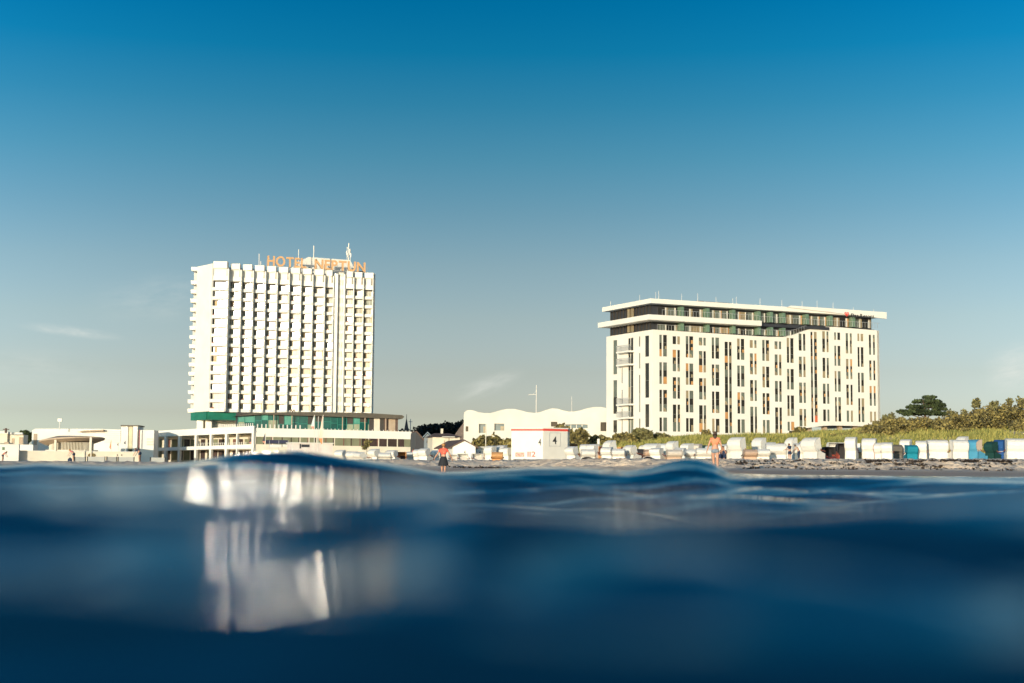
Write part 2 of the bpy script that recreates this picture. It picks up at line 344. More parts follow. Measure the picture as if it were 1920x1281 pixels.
n2 = t.nodes.new('ShaderNodeTexNoise'); n2.inputs['Scale'].default_value = 1.6; n2.inputs['Detail'].default_value = 3; t.links.new(mpw.outputs[0], n2.inputs['Vector'])
b2 = t.nodes.new('ShaderNodeBump'); b2.inputs['Strength'].default_value = 0.8; b2.inputs['Distance'].default_value = 0.10; t.links.new(n2.outputs[0], b2.inputs['Height']); t.links.new(bp.outputs[0], b2.inputs['Normal']); t.links.new(b2.outputs[0], b.inputs['Normal'])
M['sea'] = mw
sea = grid_mesh('sea_water', xn, yn, H, mw); tag(sea, kind='structure')
# ---------------- tall hotel with saw-tooth balconies ----------------
WINM = [mat('window_glass_pale', (0.20, 0.225, 0.18), 0.08, 0.35, 0.5, ior=1.8), mat('dark_glass_and_slab_shade', (0.12, 0.105, 0.08), 0.2, 0.3, 0.6, ior=1.7),
        mat('curtain_ochre', (0.45, 0.33, 0.18), 0.6, 0.2, 1.0), M['white2'], mat('chair_red', (0.30, 0.05, 0.03), 0.6)]
A_ = at(397, 530, 450); B_ = at(701, 530, 473); TF = Frame(A_, B_)
ZB, FL, NF = 17.7, 2.97, 15
hotel = thing('hotel_tower', (A_.x, A_.y, 0), 'tall white seventeen storey hotel with rows of balconies and large rooftop letters', 'hotel')
def col_pts(px0, px1):
    u0, _ = TF.hit(px0, 530); u1, _ = TF.hit(px1, 530); p0, p1 = TF.p(u0, 0, 0), TF.p(u1, 0, 0)
    return p0, p1
BX = [(397, 431.5), (431.5, 454.5), (454.5, 477), (477, 500), (500, 522), (522, 544.5), (544.5, 566.5), (566.5, 588.5), (588.5, 611), (611, 627), (647.5, 665), (665, 683), (683, 701)]
ZT = 65.2; ZTOP0 = ZB + FL * (NF - 1) + 0.2          # underside of the solid top storey
core = MB(); fins = []; cells = []
# core block behind the recesses
L0 = at(369, 530, 457.5)
nb = Vector((-TF.u.y, TF.u.x, 0)); D2 = -TF.n * 16
core.prism([TF.p(0, -2.2, ZB), TF.p(TF.len, -2.2, ZB), TF.p(TF.len, -17, ZB), TF.p(-2, -17, ZB), Vector((L0.x + 1.0, L0.y, ZB))], Z * (ZT - 0.9 - ZB))
core.build('core_wall', M['white'], hotel)
sw = MB(); A2 = TF.p(0, 0.3, 0)
dl = Vector((A2.x - L0.x, A2.y - L0.y, 0)); nl = Vector((dl.y, -dl.x, 0)).normalized()
sw.obox(Vector((L0.x, L0.y, ZB)), dl, -nl * 0.5, Z * (ZT - 0.35 - ZB)); sw.build('side_wall', M['white'], hotel)
LF = Frame(Vector((L0.x, L0.y, 0)), Vector((L0.x - 5.5, L0.y + 7.0, 0)))
rw = MB(); rw.obox(TF.p(TF.len - 0.05, 0.3, ZB), TF.u * 0.45, -TF.n * 17, Z * (ZT - ZB)); rw.build('end_wall', M['white'], hotel)
bal, win = [], []
rt = random.Random(5)
for ci, (a, b) in enumerate(BX):
    p0, p1 = col_pts(a, b); wdt = p1.x - p0.x; yf = p0.y; area = wdt
    f = MB()      # party wall between two bays, running the whole height
    f.box(p1.x - 0.28, p1.x, yf - 0.05, p1.y + 2.2, ZB, ZT - 1.9); f.build('party_wall', M['white'], hotel)
    if ci in (0, 10): f = MB(); f.box(p0.x, p0.x + 0.3, yf, yf + 2.4, ZB, ZT - 1.9); f.build('party_wall', M['white'], hotel)
    x0, x1 = p0.x + (0.3 if ci in (0, 10) else 0.0), p1.x - 0.28
    # solid top storey: lower parapet, slits, cap
    c = MB(); c.box(x0, x1, yf - 0.02, yf + 0.3, ZTOP0, ZTOP0 + 1.5); c.box(x0, x1 - 0.05, yf + 0.35, yf + 0.6, ZTOP0 + 1.5, ZT - 1.9)
    c.box(x0 + 0.15, x1 + 0.28 - (0.55 if ci < 12 else 0), yf - 0.35, yf + 2.2, ZT - 1.9, ZT - 0.0 if ci else ZT + 0.35); c.build('parapet_panel', M['white'], hotel)
    c = MB(); c.box(x1 - 0.6, x1, yf + 0.34, yf + 0.345, ZTOP0 + 1.5, ZT - 1.9, 1); c.build('window_slit', [WINM[1], WINM[1]], hotel)
    for r in range(NF - 1):
        z0 = ZB + FL * r
        if r > 0 or True:
            mb = MB(); mb.box(x0, x1, yf - 0.25, yf + 0.0, z0 - 0.1, z0 + 0.95); mb.box(x0, x1, yf + 0.0, yf + 1.6, z0 - 0.1, z0 + 0.08)
            bal.append((area, mb))
        mb = MB(); yw = yf + 1.1; tx = rt.gauss(-0.08, 0.012); tz = rt.gauss(0, 0.009)
        def q(xa, xb, za, zb_, m, dy=0):
            xc = (x0 + x1) / 2; zc = z0 + 1.4
            mb.add([(X_, yw + dy + tx * (X_ - xc) + tz * (Z_ - zc), Z_) for X_, Z_ in ((xa, za), (xb, za), (xb, zb_), (xa, zb_))], [(0, 1, 2, 3)], m)
        zl, zh = z0 + 0.08, z0 + FL - 0.1; k = rt.random(); w = x1 - x0
        s1 = x0 + w * (0.13 + 0.07 * rt.random()) * (0.8 if ci < 10 else 1.2)
        q(x0, s1, zl, zh, 1 if rt.random() < 0.72 else rt.choice([2, 0, 0]))
        s2 = x1
        if k < 0.30: s2 = x1 - w * 0.14; q(s2, x1, zl, zh - (0 if k < 0.15 else 0.2), 1 if k < 0.22 else 2)
        elif k > 0.9: q(s1, s1 + w * 0.22, zl, zh, 2); s1 += w * 0.22
        q(s1, s2, zl, zh, 0)
        for xx in (s1, (s1 + s2) / 2): mb.box(xx - 0.04, xx + 0.04, yw - 0.09, yw - 0.03, zl, zh, 3)
        mb.box(x0, x1, yw - 0.08, yw - 0.03, zh - 0.24, zh, 1)  # shade under the slab above, put in as a dark strip along the window head
        if rt.random() < 0.14: mb.box(x0 + 0.3, x0 + 0.9, yf + 0.35, yf + 0.8, z0 + 0.08, z0 + 1.35, 4)
        win.append((area, mb))
def capped(items, name, mats, parent, n=100, stuffname=None):
    items = sorted(items, key=lambda t: -t[0])
    for a_, mb in items[:n]: mb.build(name, mats, parent)
    if len(items) > n:
        big = MB()
        for a_, mb in items[n:]:
            off = len(big.v); big.v += mb.v; big.f += [tuple(i + off for i in f) for f in mb.f]; big.m += mb.m
        tag(big.build(stuffname or name, mats, parent), kind='stuff')
capped(bal, 'balcony', M['white'], hotel); capped(win, 'window', WINM, hotel)
# side balconies at the left edge
for r in range(NF + 1):
    z0 = ZB + FL * r - 0.1 if r < NF else ZT - 1.6
    mb = MB(); P = LF.p(0.2, 0, 0); 
    a = Vector((L0.x - 1.95, L0.y + 0.6, z0)); mb.obox(a, Vector((2.0, 0, 0)), Vector((0, 4.5, 0)), Z * 0.15)
    mb.prism([a + Vector((0, -0.1, 0.15)), a + Vector((1.9, -0.1, 0.15)), a + Vector((1.9, -0.1, 1.25)), a + Vector((-0.12, -0.1, 1.25))], Vector((0, 0.15, 0)))
    mb.obox(a + Vector((0, 0.05, 0.15)), Vector((0.12, 0, 0)), Vector((0, 4.4, 0)), Z * 1.1)
    mb.build('side_balcony', M['white'], hotel)
# stair strip between two piers
p0, p1 = col_pts(627, 634.5); st = MB(); st.box(p0.x, p1.x, p0.y - 0.5, p0.y + 3.5, ZB, ZT - 1.0)
q0, q1 = col_pts(645, 647.6); st.box(q0.x, q1.x, q0.y - 0.5, q0.y + 3.5, ZB, ZT - 1.0); st.build('pier', M['white'], hotel)
p0, p1 = col_pts(634.5, 645)
for r in range(NF + 1):
    z0 = ZB + FL * r; z1 = min(z0 + FL, ZT - 0.4)
    mb = MB(); mb.box(p0.x, p1.x, p0.y + 0.3, p0.y + 0.6, z0, z0 + 1.1, 0)
    mb.box(p0.x, p1.x, p0.y + 0.55, p0.y + 0.62, z0 + 1.1, z1, 1); w = (p1.x - p0.x)
    for k_ in (0.33, 0.66): mb.box(p0.x + w * k_ - 0.12, p0.x + w * k_ + 0.12, p0.y + 0.35, p0.y + 0.5, z0 + 1.1, z1, 0)
    mb.build('stair_window', [M['white'], M['cream']], hotel)
# rooftop block, masts, letters
u0, _ = TF.hit(584, 490); u1, _ = TF.hit(668, 490)
mb = MB(); TF.poly(mb, [(u0 - 5, ZT - 0.5), (u1 + 3, ZT - 0.5), (u1 + 2.6, ZT + 0.4), (u1, zy(660, 487, 475)), (u0 + 0.8, zy(586, 482, 470)), (u0 - 4.6, ZT + 0.6)], -6.5, -14)
mb.build('roof_block', M['white'], hotel)
mb = MB(); 
u0, _ = TF.hit(676, 500); TF.box(mb, u0, u0 + 2.2, -3, -5, ZT - 0.5, ZT + 1.0); mb.build('roof_vent', M['brown'], hotel)
def mast(px, y0, y1, r=0.07, D=462, name='mast'):
    mb = MB(); a = at(px, y0, D); b = Vector((a.x, a.y, zy(px, y1, D))); mb.tube(a, b, r * 1.4, r, 6); mb.build(name, M['white2'], hotel)
mast(486, 476, 502, 0.10); mast(560, 468, 500, 0.10); mast(588.5, 461, 486, 0.14); mast(400 + 89, 490, 500, 0.1)
mb = MB()
for dx, y0, y1, r in ((651, 463, 488, .10), (654, 456, 488, .16), (657, 468, 488, .10)):
    a = at(dx, y0, 468); mb.tube(a, Vector((a.x, a.y, zy(dx, y1, 468))), r * 1.2, r, 6)
for dx, y0, y1 in ((650.3, 471, 479), (652.5, 474, 482), (655.8, 467, 478), (657.5, 475, 483)):
    a = at(dx, y0, 467.6); b_ = at(dx, y1, 467.6); mb.box(a.x - 0.16, a.x + 0.16, a.y - 0.1, a.y + 0.1, b_.z, a.z)
mb.build('antenna_cluster', M['white2'], hotel)
def text_parts(word, F, px0, py_base, px1, height_px, D, name, m, parent, depth=0.25, v=0.3, bold=0.03, each=True):
    """stand the letters of a word on a facade frame between two picture columns"""
    cu = bpy.data.curves.new('t', 'FONT'); cu.body = 'H'; cu.size = 1.0
    us, _ = F.hit(px0, py_base, v); ue, _ = F.hit(px1, py_base, v); adv = []
    objs = []; x = 0
    deps = bpy.context.evaluated_depsgraph_get()
    def mk(ch):
        c = bpy.data.curves.new('t', 'FONT'); c.body = ch; c.size = 1.0; c.extrude = 0.1; c.offset = bold
        o = bpy.data.objects.new('t', c); COL.objects.link(o); bpy.context.view_layer.update()
        me = bpy.data.meshes.new_from_object(o.evaluated_get(bpy.context.evaluated_depsgraph_get())); bpy.data.objects.remove(o); return me
    mets = []
    for ch in word:
        if ch == ' ': mets.append((None, 0.32)); continue
        me = mk(ch); co = np.zeros(len(me.vertices) * 3); me.vertices.foreach_get('co', co); co = co.reshape(-1, 3)
        mets.append(((me, co), (co[:, 0].max() - co[:, 0].min()) + 0.10))
    tot = sum(w for _, w in mets) - 0.10; sc_u = (ue - us) / tot; x = us
    capH = 0.70
    for (it, w) in mets:
        if it:
            me, co = it; x0 = co[:, 0].min(); zbase = F.hit(px0 + (px1 - px0) * (x - us) / (ue - us), py_base if not callable(py_base) else 0, v)[1]
            kz = height_px * D / FPX / capH
            off = parent_world(parent)
            vv = [tuple(F.p(x + (c[0] - x0) * sc_u, v + c[2] * depth / 0.1, zbase + c[1] * kz) - off) for c in co]
            me.vertices.foreach_set('co', np.array(vv).ravel()); me.materials.clear(); me.materials.append(m); me.update()
            o = bpy.data.objects.new(name, me); COL.objects.link(o); o.parent = parent; objs.append(o)
        x += w * sc_u
    return objs
M['letter'] = mat('letter_gold', (0.64, 0.38, 0.18), 0.5, 0.05)
class SlopeF(Frame): pass
sg = MB(); u0, z0 = TF.hit(500, 500, 0.1); u1, z1 = TF.hit(689, 510, 0.1)
TF.box(sg, u0, u1, -0.2, -0.05, ZT - 0.05, ZT + 0.18)
for i in range(24): uu = u0 + (u1 - u0) * i / 23; TF.box(sg, uu - 0.04, uu + 0.04, -0.2, -0.1, ZT, ZT + 2.0)
sgn = sg.build('roof_sign', M['metal'], hotel)
def roof_word(word, px0, px1):
    objs = text_parts(word, TF, px0, 500, px1, 18.3, 460, 'letter', M['letter'], sgn, 0.22, 0.35, 0.022)
    for o in objs:     # all stand on the same parapet height
        me = o.data; n = len(me.vertices); co = np.zeros(n * 3); me.vertices.foreach_get('co', co); co = co.reshape(-1, 3)
        co[:, 2] += (ZT + 0.15) - (co[:, 2].min()); me.vertices.foreach_set('co', co.ravel()); me.update()
roof_word('HOTEL', 501, 574); roof_word('NEPTUN', 590, 685)
# green base storey and white piers under the tower
GF = Frame(Vector((L0.x, L0.y, 0)), A2)
mb = MB(); mb.obox(Vector((L0.x - 0.9, L0.y + 0.4, zy(370, 788, 455))), dl, -nl * 12, Z * (ZB - 0.15 - zy(370, 788, 455)))
mb.obox(TF.p(0, -0.1, zy(400, 787, 450)), TF.u * 9.5, -TF.n * 12, Z * (ZB - 0.15 - zy(400, 787, 450))); mb.build('green_base', M['green'], hotel)
mb = MB(); zg = 8.0; zt_ = zy(400, 787.5, 450)
for pa, pb in ((369, 379.5), (385, 395.5)):
    a = at(pa, 790, 455); b = at(pb, 790, 454); mb.box(a.x, b.x, a.y, a.y + 3, zg, zt_)
a = at(395, 790, 458); b = at(700, 790, 476); mb.obox(Vector((a.x, a.y, zg)), Vector((b.x - a.x, b.y - a.y, 0)), Vector((2, 9, 0)), Z * (zt_ - zg + 1), 0)
mb.build('base_pier', M['white'], hotel)
mb = MB(); a = at(379.5, 790, 457); b = at(385, 790, 457); mb.box(a.x, b.x, a.y, a.y + .2, zg, zt_); mb.build('base_window', WINM[1], hotel)
# ---------------- resort hotel ----------------
# ---------------- resort hotel on the right ----------------
PC = at(1224, 620, 260); RF = Frame(PC, at(1648, 620, 280.5)); RL = Frame(at(1137, 640, 274.5), PC)
resort = thing('resort_hotel', (PC.x, PC.y, 0), 'white resort hotel with dark penthouse storeys and paired vertical strip windows', 'hotel')
GR = [mat('strip_pane_dark', (0.025, 0.022, 0.016), 0.15, 0.3, 0.8, ior=1.5), mat('strip_pane_grey', (0.13, 0.15, 0.12), 0.15, 0.25, 0.8, ior=1.5), mat('strip_pane_tan', (0.30, 0.24, 0.14), 0.4, 0.2, 0.8),
      mat('curtain_orange', (0.50, 0.26, 0.09), 0.6, 0.2, 0.8), M['white2'], mat('strip_frame', (0.10, 0.10, 0.09), 0.5), mat('curtain_red', (0.60, 0.13, 0.05), 0.6, 0.2, 0.8)]
TOPF = [(1224, 618), (1390, 628.6), (1440, 631.6), (1468, 632), (1490, 627), (1510, 619.5), (1530, 614.6), (1550, 612.6), (1565, 613.2), (1649, 620)]
TOPU = [RF.hit(a, b) for a, b in TOPF]
BOTF = [(1224, 830), (1470, 830), (1480, 808), (1500, 804.5), (1525, 801), (1545, 798.6), (1560, 798), (1600, 798.6), (1649, 801)]
BOTU = [RF.hit(a, b) for a, b in BOTF]; BOTU[0] = (BOTU[0][0], 3.0); BOTU[1] = (BOTU[1][0], 3.0)
AT_ = [(628, 668.5), (679.5, 720), (731, 772), (783, 809)]
BT_ = [(629.5, 644.5), (655, 695.5), (706.5, 747), (758, 809)]
CT_ = [(635, 810)]
COLS = [((1236.8, 1241.2), (1244, 1250.8), 'A', 0), ((1261.8, 1268), (1270.8, 1275.2), 'B', 0.9), ((1286.4, 1291.1), (1293.2, 1300.2), 'A', 3), ((1311, 1317.4), (1319.7, 1324), 'B', 3.5),
        ((1335.2, 1339.5), (1342.2, 1348.9), 'A', 5.5), ((1359.4, 1365.3), (1367.6, 1372.3), 'C', 0), ((1382.8, 1387.6), (1390, 1396.2), 'A', 8.5), ((1406.7, 1412.3), (1415.3, 1419.2), 'B', 9),
        ((1430, 1434.5), (1437, 1442.8), 'A', 11), ((1453.2, 1458.7), (1461.5, 1465.7), 'B', 11.5),
        ((1476.2, 1480.3), (1482.9, 1488.7), [(634, 680.5), (692, 730.5), (741.5, 780), (791, 808)], 0),
        ((1498.5, 1504), (1507, 1511), [(626, 657.8), (669, 707), (717.5, 755.7), (767, 799.5)], 0),
        ((1520.9, 1524.6), (1527.4, 1532.6), [(622.5, 792)], 0), ((1543, 1548), (1551, 1554.7), [(621.5, 660.3), (671, 709), (719.5, 757.3), (768, 790)], 0),
        ((1565.4, 1568.8), (1571.6, 1576.6), [(623.5, 637.6), (648.5, 686), (696, 734.4), (744.8, 790.5)], 0), ((1587, 1591.4), (1594.9, 1598.5), [(625, 663), (673.5, 711), (721.4, 759.3), (770, 791)], 0),
        ((1609, 1612.5), (1615.2, 1620), [(626, 640), (651, 688), (699, 736), (747, 791.6)], 0), ((1630.5, 1634.4), (1638.3, 1641.7), [(628, 665.4), (676, 713), (724, 761), (772, 792)], 0)]
rr = random.Random(21)
wall = MB(); holes = []
c5 = zy(1240, 628, RF.p(RF.hit(1240, 628)[0], 0, 0).y)
def zpat(rows):   # first columns share metric heights
    y0 = RF.p(RF.hit(1244, 700)[0], 0, 0).y
    return [(RF.hit(1244, b)[1], RF.hit(1244, a)[1]) for a, b in rows]
for (s1, s2, pat, dy) in COLS:
    ua, ub = RF.hit(s1[0], 700)[0], RF.hit(s1[1], 700)[0]; uc, ud = RF.hit(s2[0], 700)[0], RF.hit(s2[1], 700)[0]
    if isinstance(pat, str): rows = zpat({'A': AT_, 'B': BT_, 'C': CT_}[pat])
    else:
        xm = (s1[0] + s2[1]) / 2; rows = [(RF.hit(xm, b)[1], RF.hit(xm, a)[1]) for a, b in pat]
    holes.append((ua - .04, ub + .05, uc - .05, ud + .04, sorted(rows)))
def strip(u0, u1, zlo=None, zhi=None, m=0, F=RF, mb=None, th=0.5):
    """a piece of wall from u0 to u1, following the waved top and bottom edges where no height is given"""
    us = [u0] + [u for u, _ in TOPU + BOTU if u0 + 0.01 < u < u1 - 0.01] + [u1]; us = sorted(set(us))
    if zlo is None or zhi is None:
        n = max(2, int((u1 - u0) / 0.8)); us = sorted(set(us + [u0 + (u1 - u0) * i / n for i in range(n + 1)]))
    lo = [(u, interp(u, BOTU) if zlo is None else zlo) for u in us]; hi = [(u, interp(u, TOPU) if zhi is None else zhi) for u in us]
    F.poly(mb or wall, lo + hi[::-1], 0, -th, m)
u = 0.0
for (ua, ub, uc, ud, rows) in holes:
    strip(u, ua); strip(ub, uc)
    for (a, b) in ((ua, ub), (uc, ud)):
        strip(a, b, None, rows[0][0])
        for (r0, r1), (r2, r3) in zip(rows, rows[1:]): strip(a, b, r1, r2)
        strip(a, b, rows[-1][1], None)
    u = ud
strip(u, RF.len)
wins = []
for (ua, ub, uc, ud, rows) in holes:
    for (z0, z1) in rows:
        mb = MB(); nfl = max(1, round((z1 - z0) / 2.0)); 
        hgt = z1 - z0
        for (a, b) in ((ua, ub), (uc, ud)):
            RF.box(mb, a, b, -0.15, -0.2, z0, z1, 5)
            segs = []; zz = z1
            if hgt < 2.6: segs = [1.0]
            elif hgt < 5: segs = [0.36, 0.30, 0.34]
            else:
                ns = int(round(hgt / 1.33)); segs = [1 / ns] * ns
            for i, s_ in enumerate(segs):
                h_ = s_ * hgt; top, bot = zz, zz - h_; zz = bot
                if len(segs) > 1 and i % 2 == 1: mi = 0
                else: mi = rr.choices([0, 1, 2, 3, 6], [5, 5, 2.0, 0.7, .1])[0]
                RF.box(mb, a + 0.05, b - 0.05, -0.14, -0.10, bot + 0.05, top - 0.05, mi)
                if mi == 1 and rr.random() < 0.3:
                    w = b - a - 0.1; RF.poly(mb, [(a + 0.05, bot + 0.05), (a + 0.05 + w * 0.9, bot + 0.05), (a + 0.05 + w * 0.6, bot + h_ * 0.45), (a + 0.05, bot + h_ * 0.6)], -0.098, -0.09, 2)
                elif mi == 0 and rr.random() < 0.3:
                    w = b - a - 0.1; RF.box(mb, a + 0.05 + w * 0.45, b - 0.06, -0.098, -0.085, bot + 0.05, bot + h_ * 0.5, rr.choice([2, 3]))
        wins.append(mb)
for mb in wins: mb.build('window', GR, resort)
# left face with its own openings
def lf(px, py): return RL.hit(px, py)
SEGL = [(1149.5, 1157, [(638, 702), (713, 776), (788, 811)]), (1165.2, 1167.2, [(690, 719), (731, 757), (766, 812)]), (1197.8, 1200.4, [(631, 650), (662, 691), (703, 773), (785, 812)]), (1209.3, 1217, [(629.5, 669), (681, 746), (758, 801)])]
def zl(px, y): return RL.hit(px, y)[1]
uB0, uB1 = lf(1177.5, 700)[0], lf(1187.5, 700)[0]
lw = MB(); u = 0.0; ztl = zl(1137, 631.5)
cols = []
for a, b, rows in SEGL: cols.append((lf(a, 700)[0], lf(b, 700)[0], sorted([(zl((a + b) / 2, y1), zl((a + b) / 2, y0)) for y0, y1 in rows])))
cols.append((uB0, uB1, [(3.5, zl(1182, 634))])); cols.sort()
ztop = lambda u_: ztl + (TOPU[0][1] - ztl) * u_ / RL.len
def lstrip(u0, u1, z0=3.0, z1=None):
    RL.poly(lw, [(u0, z0), (u1, z0), (u1, z1 if z1 else ztop(u1)), (u0, z1 if z1 else ztop(u0))], 0, -0.5)
for (a, b, rows) in cols:
    lstrip(u, a); zprev = 3.0
    for z0, z1 in rows:
        if z0 - zprev > 0.05: lstrip(a, b, zprev, z0)
        mb = MB(); RL.box(mb, a, b, -0.12, -0.16, z0, z1, 5)
        nh = max(1, int(round((z1 - z0) / 2.9))); dbl = abs(a - uB0) < 0.01
        for i in range(nh):
            za, zb = z0 + (z1 - z0) * i / nh, z0 + (z1 - z0) * (i + 1) / nh
            if dbl:
                m_ = (a + b) / 2; RL.box(mb, a + 0.06, m_ - 0.12, -0.11, -0.08, za + 0.05, zb - 0.05, rr.choice([0, 2, 1, 2])); RL.box(mb, m_ + 0.02, b - 0.3, -0.11, -0.08, za + 0.05, zb - 0.05, rr.choice([0, 0, 1])); RL.box(mb, m_ - 0.12, m_ + 0.02, -0.1, -0.03, za, zb, 4)
            else: RL.box(mb, a + 0.05, b - 0.05, -0.11, -0.08, za + 0.05, zb - 0.05, (1 if a < 4 and z0 > 17 else rr.choice([0, 0, 1])))
        mb.build('window', GR, resort); zprev = z1
    lstrip(a, b, zprev, None); u = b
lstrip(u, RL.len)
wall.v, wall.f, wall.m = wall.v, wall.f, wall.m
off = len(wall.v); wall.v += lw.v; wall.f += [tuple(i + off for i in f) for f in lw.f]; wall.m += lw.m
# hidden side walls, inner block
BD = RL.P - RF.P; BD = Vector((RL.P.x - PC.x, RL.P.y - PC.y, 0))
eR = RF.p(RF.len, 0, 0)
wall.obox(Vector((eR.x, eR.y, zy(1648, 801, eR.y))), -RF.u * 0.5, BD, Z * (TOPU[-1][1] - zy(1648, 801, eR.y)))
wall.build('wall', M['white'], resort)
mb = MB(); o = PC + RF.u * 0.6 + BD.normalized() * 0.6; mb.obox(Vector((o.x, o.y, 3)), RF.u * (RF.len - 20), BD - BD.normalized() * 1.2, Z * (TOPU[1][1] - 3.2))
o2 = o + RF.u * (RF.len - 20); mb.obox(Vector((o2.x, o2.y, zy(1600, 797, 278))), RF.u * 18.8, BD - BD.normalized() * 1.2, Z * 19.0)
mb.build('inner_block', M['dark'], resort)
for i in range(5):
    mb = MB(); uu = RF.len - 16 + i * 3.6; RF.box(mb, uu, uu + 0.8, -1.5, -2.3, 3.0, zy(1600, 798, 278) + 0.2); mb.build('column', M['tan'], resort)
# balconies of the left face
zr = zl(1137, 580)
for yb in (659, 683.5, 758, 783):
    z0 = zl(1180, yb); mb = MB(); u0, u1 = lf(1166, 700)[0], lf(1190.5, 700)[0]
    RL.box(mb, u0, u1, 0.003, 1.3, z0 - 0.28, z0); b_ = mb.build('balcony', M['white'], resort)
    mb = MB(); n = 14
    for i in range(n + 1): uu = u0 + (u1 - u0) * i / n; RL.box(mb, uu, uu + 0.05, 1.2, 1.25, z0, z0 + 1.05)
    RL.box(mb, u0, u1, 1.18, 1.27, z0 + 1.05, z0 + 1.12); RL.box(mb, u0, u0 + .06, 0.1, 1.2, z0 + 1.0, z0 + 1.1); mb.build('railing', M['metal'], b_)
# penthouse storeys: dark walls, floor slabs, glazing and green partitions
zTop = RF.hit(1222, 570)[1]; z2t = RF.hit(1224, 592.5)[1] ; z2b = z2t - 0.95; zB = TOPU[0][1]
zRt = zTop + 0.85
ph = MB()
o = PC + RF.u * 0.35 + BD.normalized() * 0.9
ph.obox(Vector((o.x, o.y, zB - 0.6)), RF.u * (RF.len - 1.4), BD - BD.normalized() * 2.0, Z * (zTop - zB + 0.6)); ph.build('penthouse_wall', M['anthra'], resort)
lf2 = MB()
for yy_ in range(13):
    uu = 1.5 + yy_ * (RL.len - 2.5) / 12; RL.box(lf2, uu, uu + 0.05, -0.2, 0.06, zB, zTop)
uB = (uB0, uB1)
lf2.build('panel_joint', M['dark'], resort)
for (za, zb) in ((zB + 0.15, z2b - 0.1), (z2t + 0.1, zTop - 0.15)):
    mb = MB(); um = (uB0 + uB1) / 2
    for a, b in ((uB0 - 0.2, um - 0.2), (um + 0.25, uB1)): RL.box(mb, a, b, -0.12, 0.02, za, zb, 2)
    mb.build('penthouse_window', GR, resort)
def slabp(F1, F2, ov1, ov2, u_end, z0, z1, inner=True):
    """an overhanging floor slab wrapped round the corner"""
    a = RF.p(0, 0, z0); ux = RF.u; un = RL.u * -1
    c = PC + RL.n * ov2 + RF.n * ov1; r_ = RF.p(u_end, ov1, 0); r2 = r_ + BD.normalized() * (16 + ov1); l2 = c + BD.normalized() * (16 + ov1)
    mb = MB(); mb.prism([Vector((p.x, p.y, z0)) for p in (c, r_, r2, l2)], Z * (z1 - z0)); return mb
slabp(0, 0, 1.1, 1.1, RF.len + 0.5, zTop, zRt).build('roof_slab', M['white'], resort)
uR = RF.hit(1468, 580)[0]
mb = MB(); RF.poly(mb, [(uR, zRt - 0.1), (RF.len + 0.8, zTop - 0.35), (RF.len + 0.8, RF.hit(1655, 588)[1] + 0.1), (uR + 0.8, RF.hit(1474, 574.5)[1])], 1.13, 1.45); fascia = mb.build('roof_fascia', M['white'], resort)
uE = RF.hit(1429, 610, 2.0)[0]
slabp(0, 0, 1.9, 2.0, uE, z2b, z2t).build('balcony_slab', M['white'], resort)
mb = MB(); RF.box(mb, uE, RF.len - 12.2, 0.2, 0.45, z2b + 0.1, z2t - 0.3); mb.build('floor_edge', M['anthra'], resort)
vp = -0.9 + 0.06
for (za, zb, tp) in ((z2t, zTop, 1), (zB, z2b, 0)):
    parts_ = [1277, 1325, 1373.5, 1421, 1444, 1467, 1511, 1556, 1598]
    us = [RF.hit(p, 600)[0] for p in parts_]
    for p, uu in zip(parts_, us):
        if not tp and p > 1500: continue
        mb = MB(); RF.box(mb, uu - 0.35, uu + 0.35, -0.8, 0.5, za, zb - (0.25 if tp else 0), 0)
        mb.build('partition', [M['paleglass']], resort)
    edges = [RF.hit(1233, 600)[0]] + us + [RF.hit(1640, 600)[0]]
    for i, (a, b) in enumerate(zip(edges, edges[1:])):
        if not tp and b > us[6] + 0.5: continue
        a += 0.6; n = max(1, int(round((b - a) / 2.0))); w = (b - a - 0.4) / n
        for j in range(n):
            x = a + j * w; mb = MB(); mi = rr.choice([1, 1, 1, 2, 0])
            RF.box(mb, x, x + w * 0.66, -0.85, -0.6, za + 0.05, zb - 0.45, mi); RF.box(mb, x + w * 0.66, x + w * 0.78, -0.85, -0.5, za + 0.05, zb - 0.45, 4); RF.box(mb, x + w * 0.82, x + w * 0.97, -0.85, -0.58, za + 0.05, zb - 0.45, rr.choice([2, 2, 0, 3]))
            mb.build('penthouse_window', GR, resort)
    for half in (0, 1):
     mb = MB(); ev = RF.len if tp else us[6]
     if half == 0: ev = min(ev, uE)
     uu = 1.0 if half == 0 else uE + 0.3
     vr = 1.7 if tp else -0.15
     while uu < ev - 0.5:
        if half == 0 and uu < uE: v_ = vr; zb0 = za if tp else interp(uu, TOPU)
        else: v_ = 0.55; zb0 = max(za, interp(uu, TOPU))
        RF.box(mb, uu, uu + 0.04, v_, v_ + 0.04, zb0, zb0 + 1.0)
        RF.box(mb, uu, uu + 0.6, v_, v_ + 0.05, zb0 + 1.0, zb0 + 1.05); uu += 0.6
     if mb.v: mb.build('railing', M['metal'], resort)
glint = None
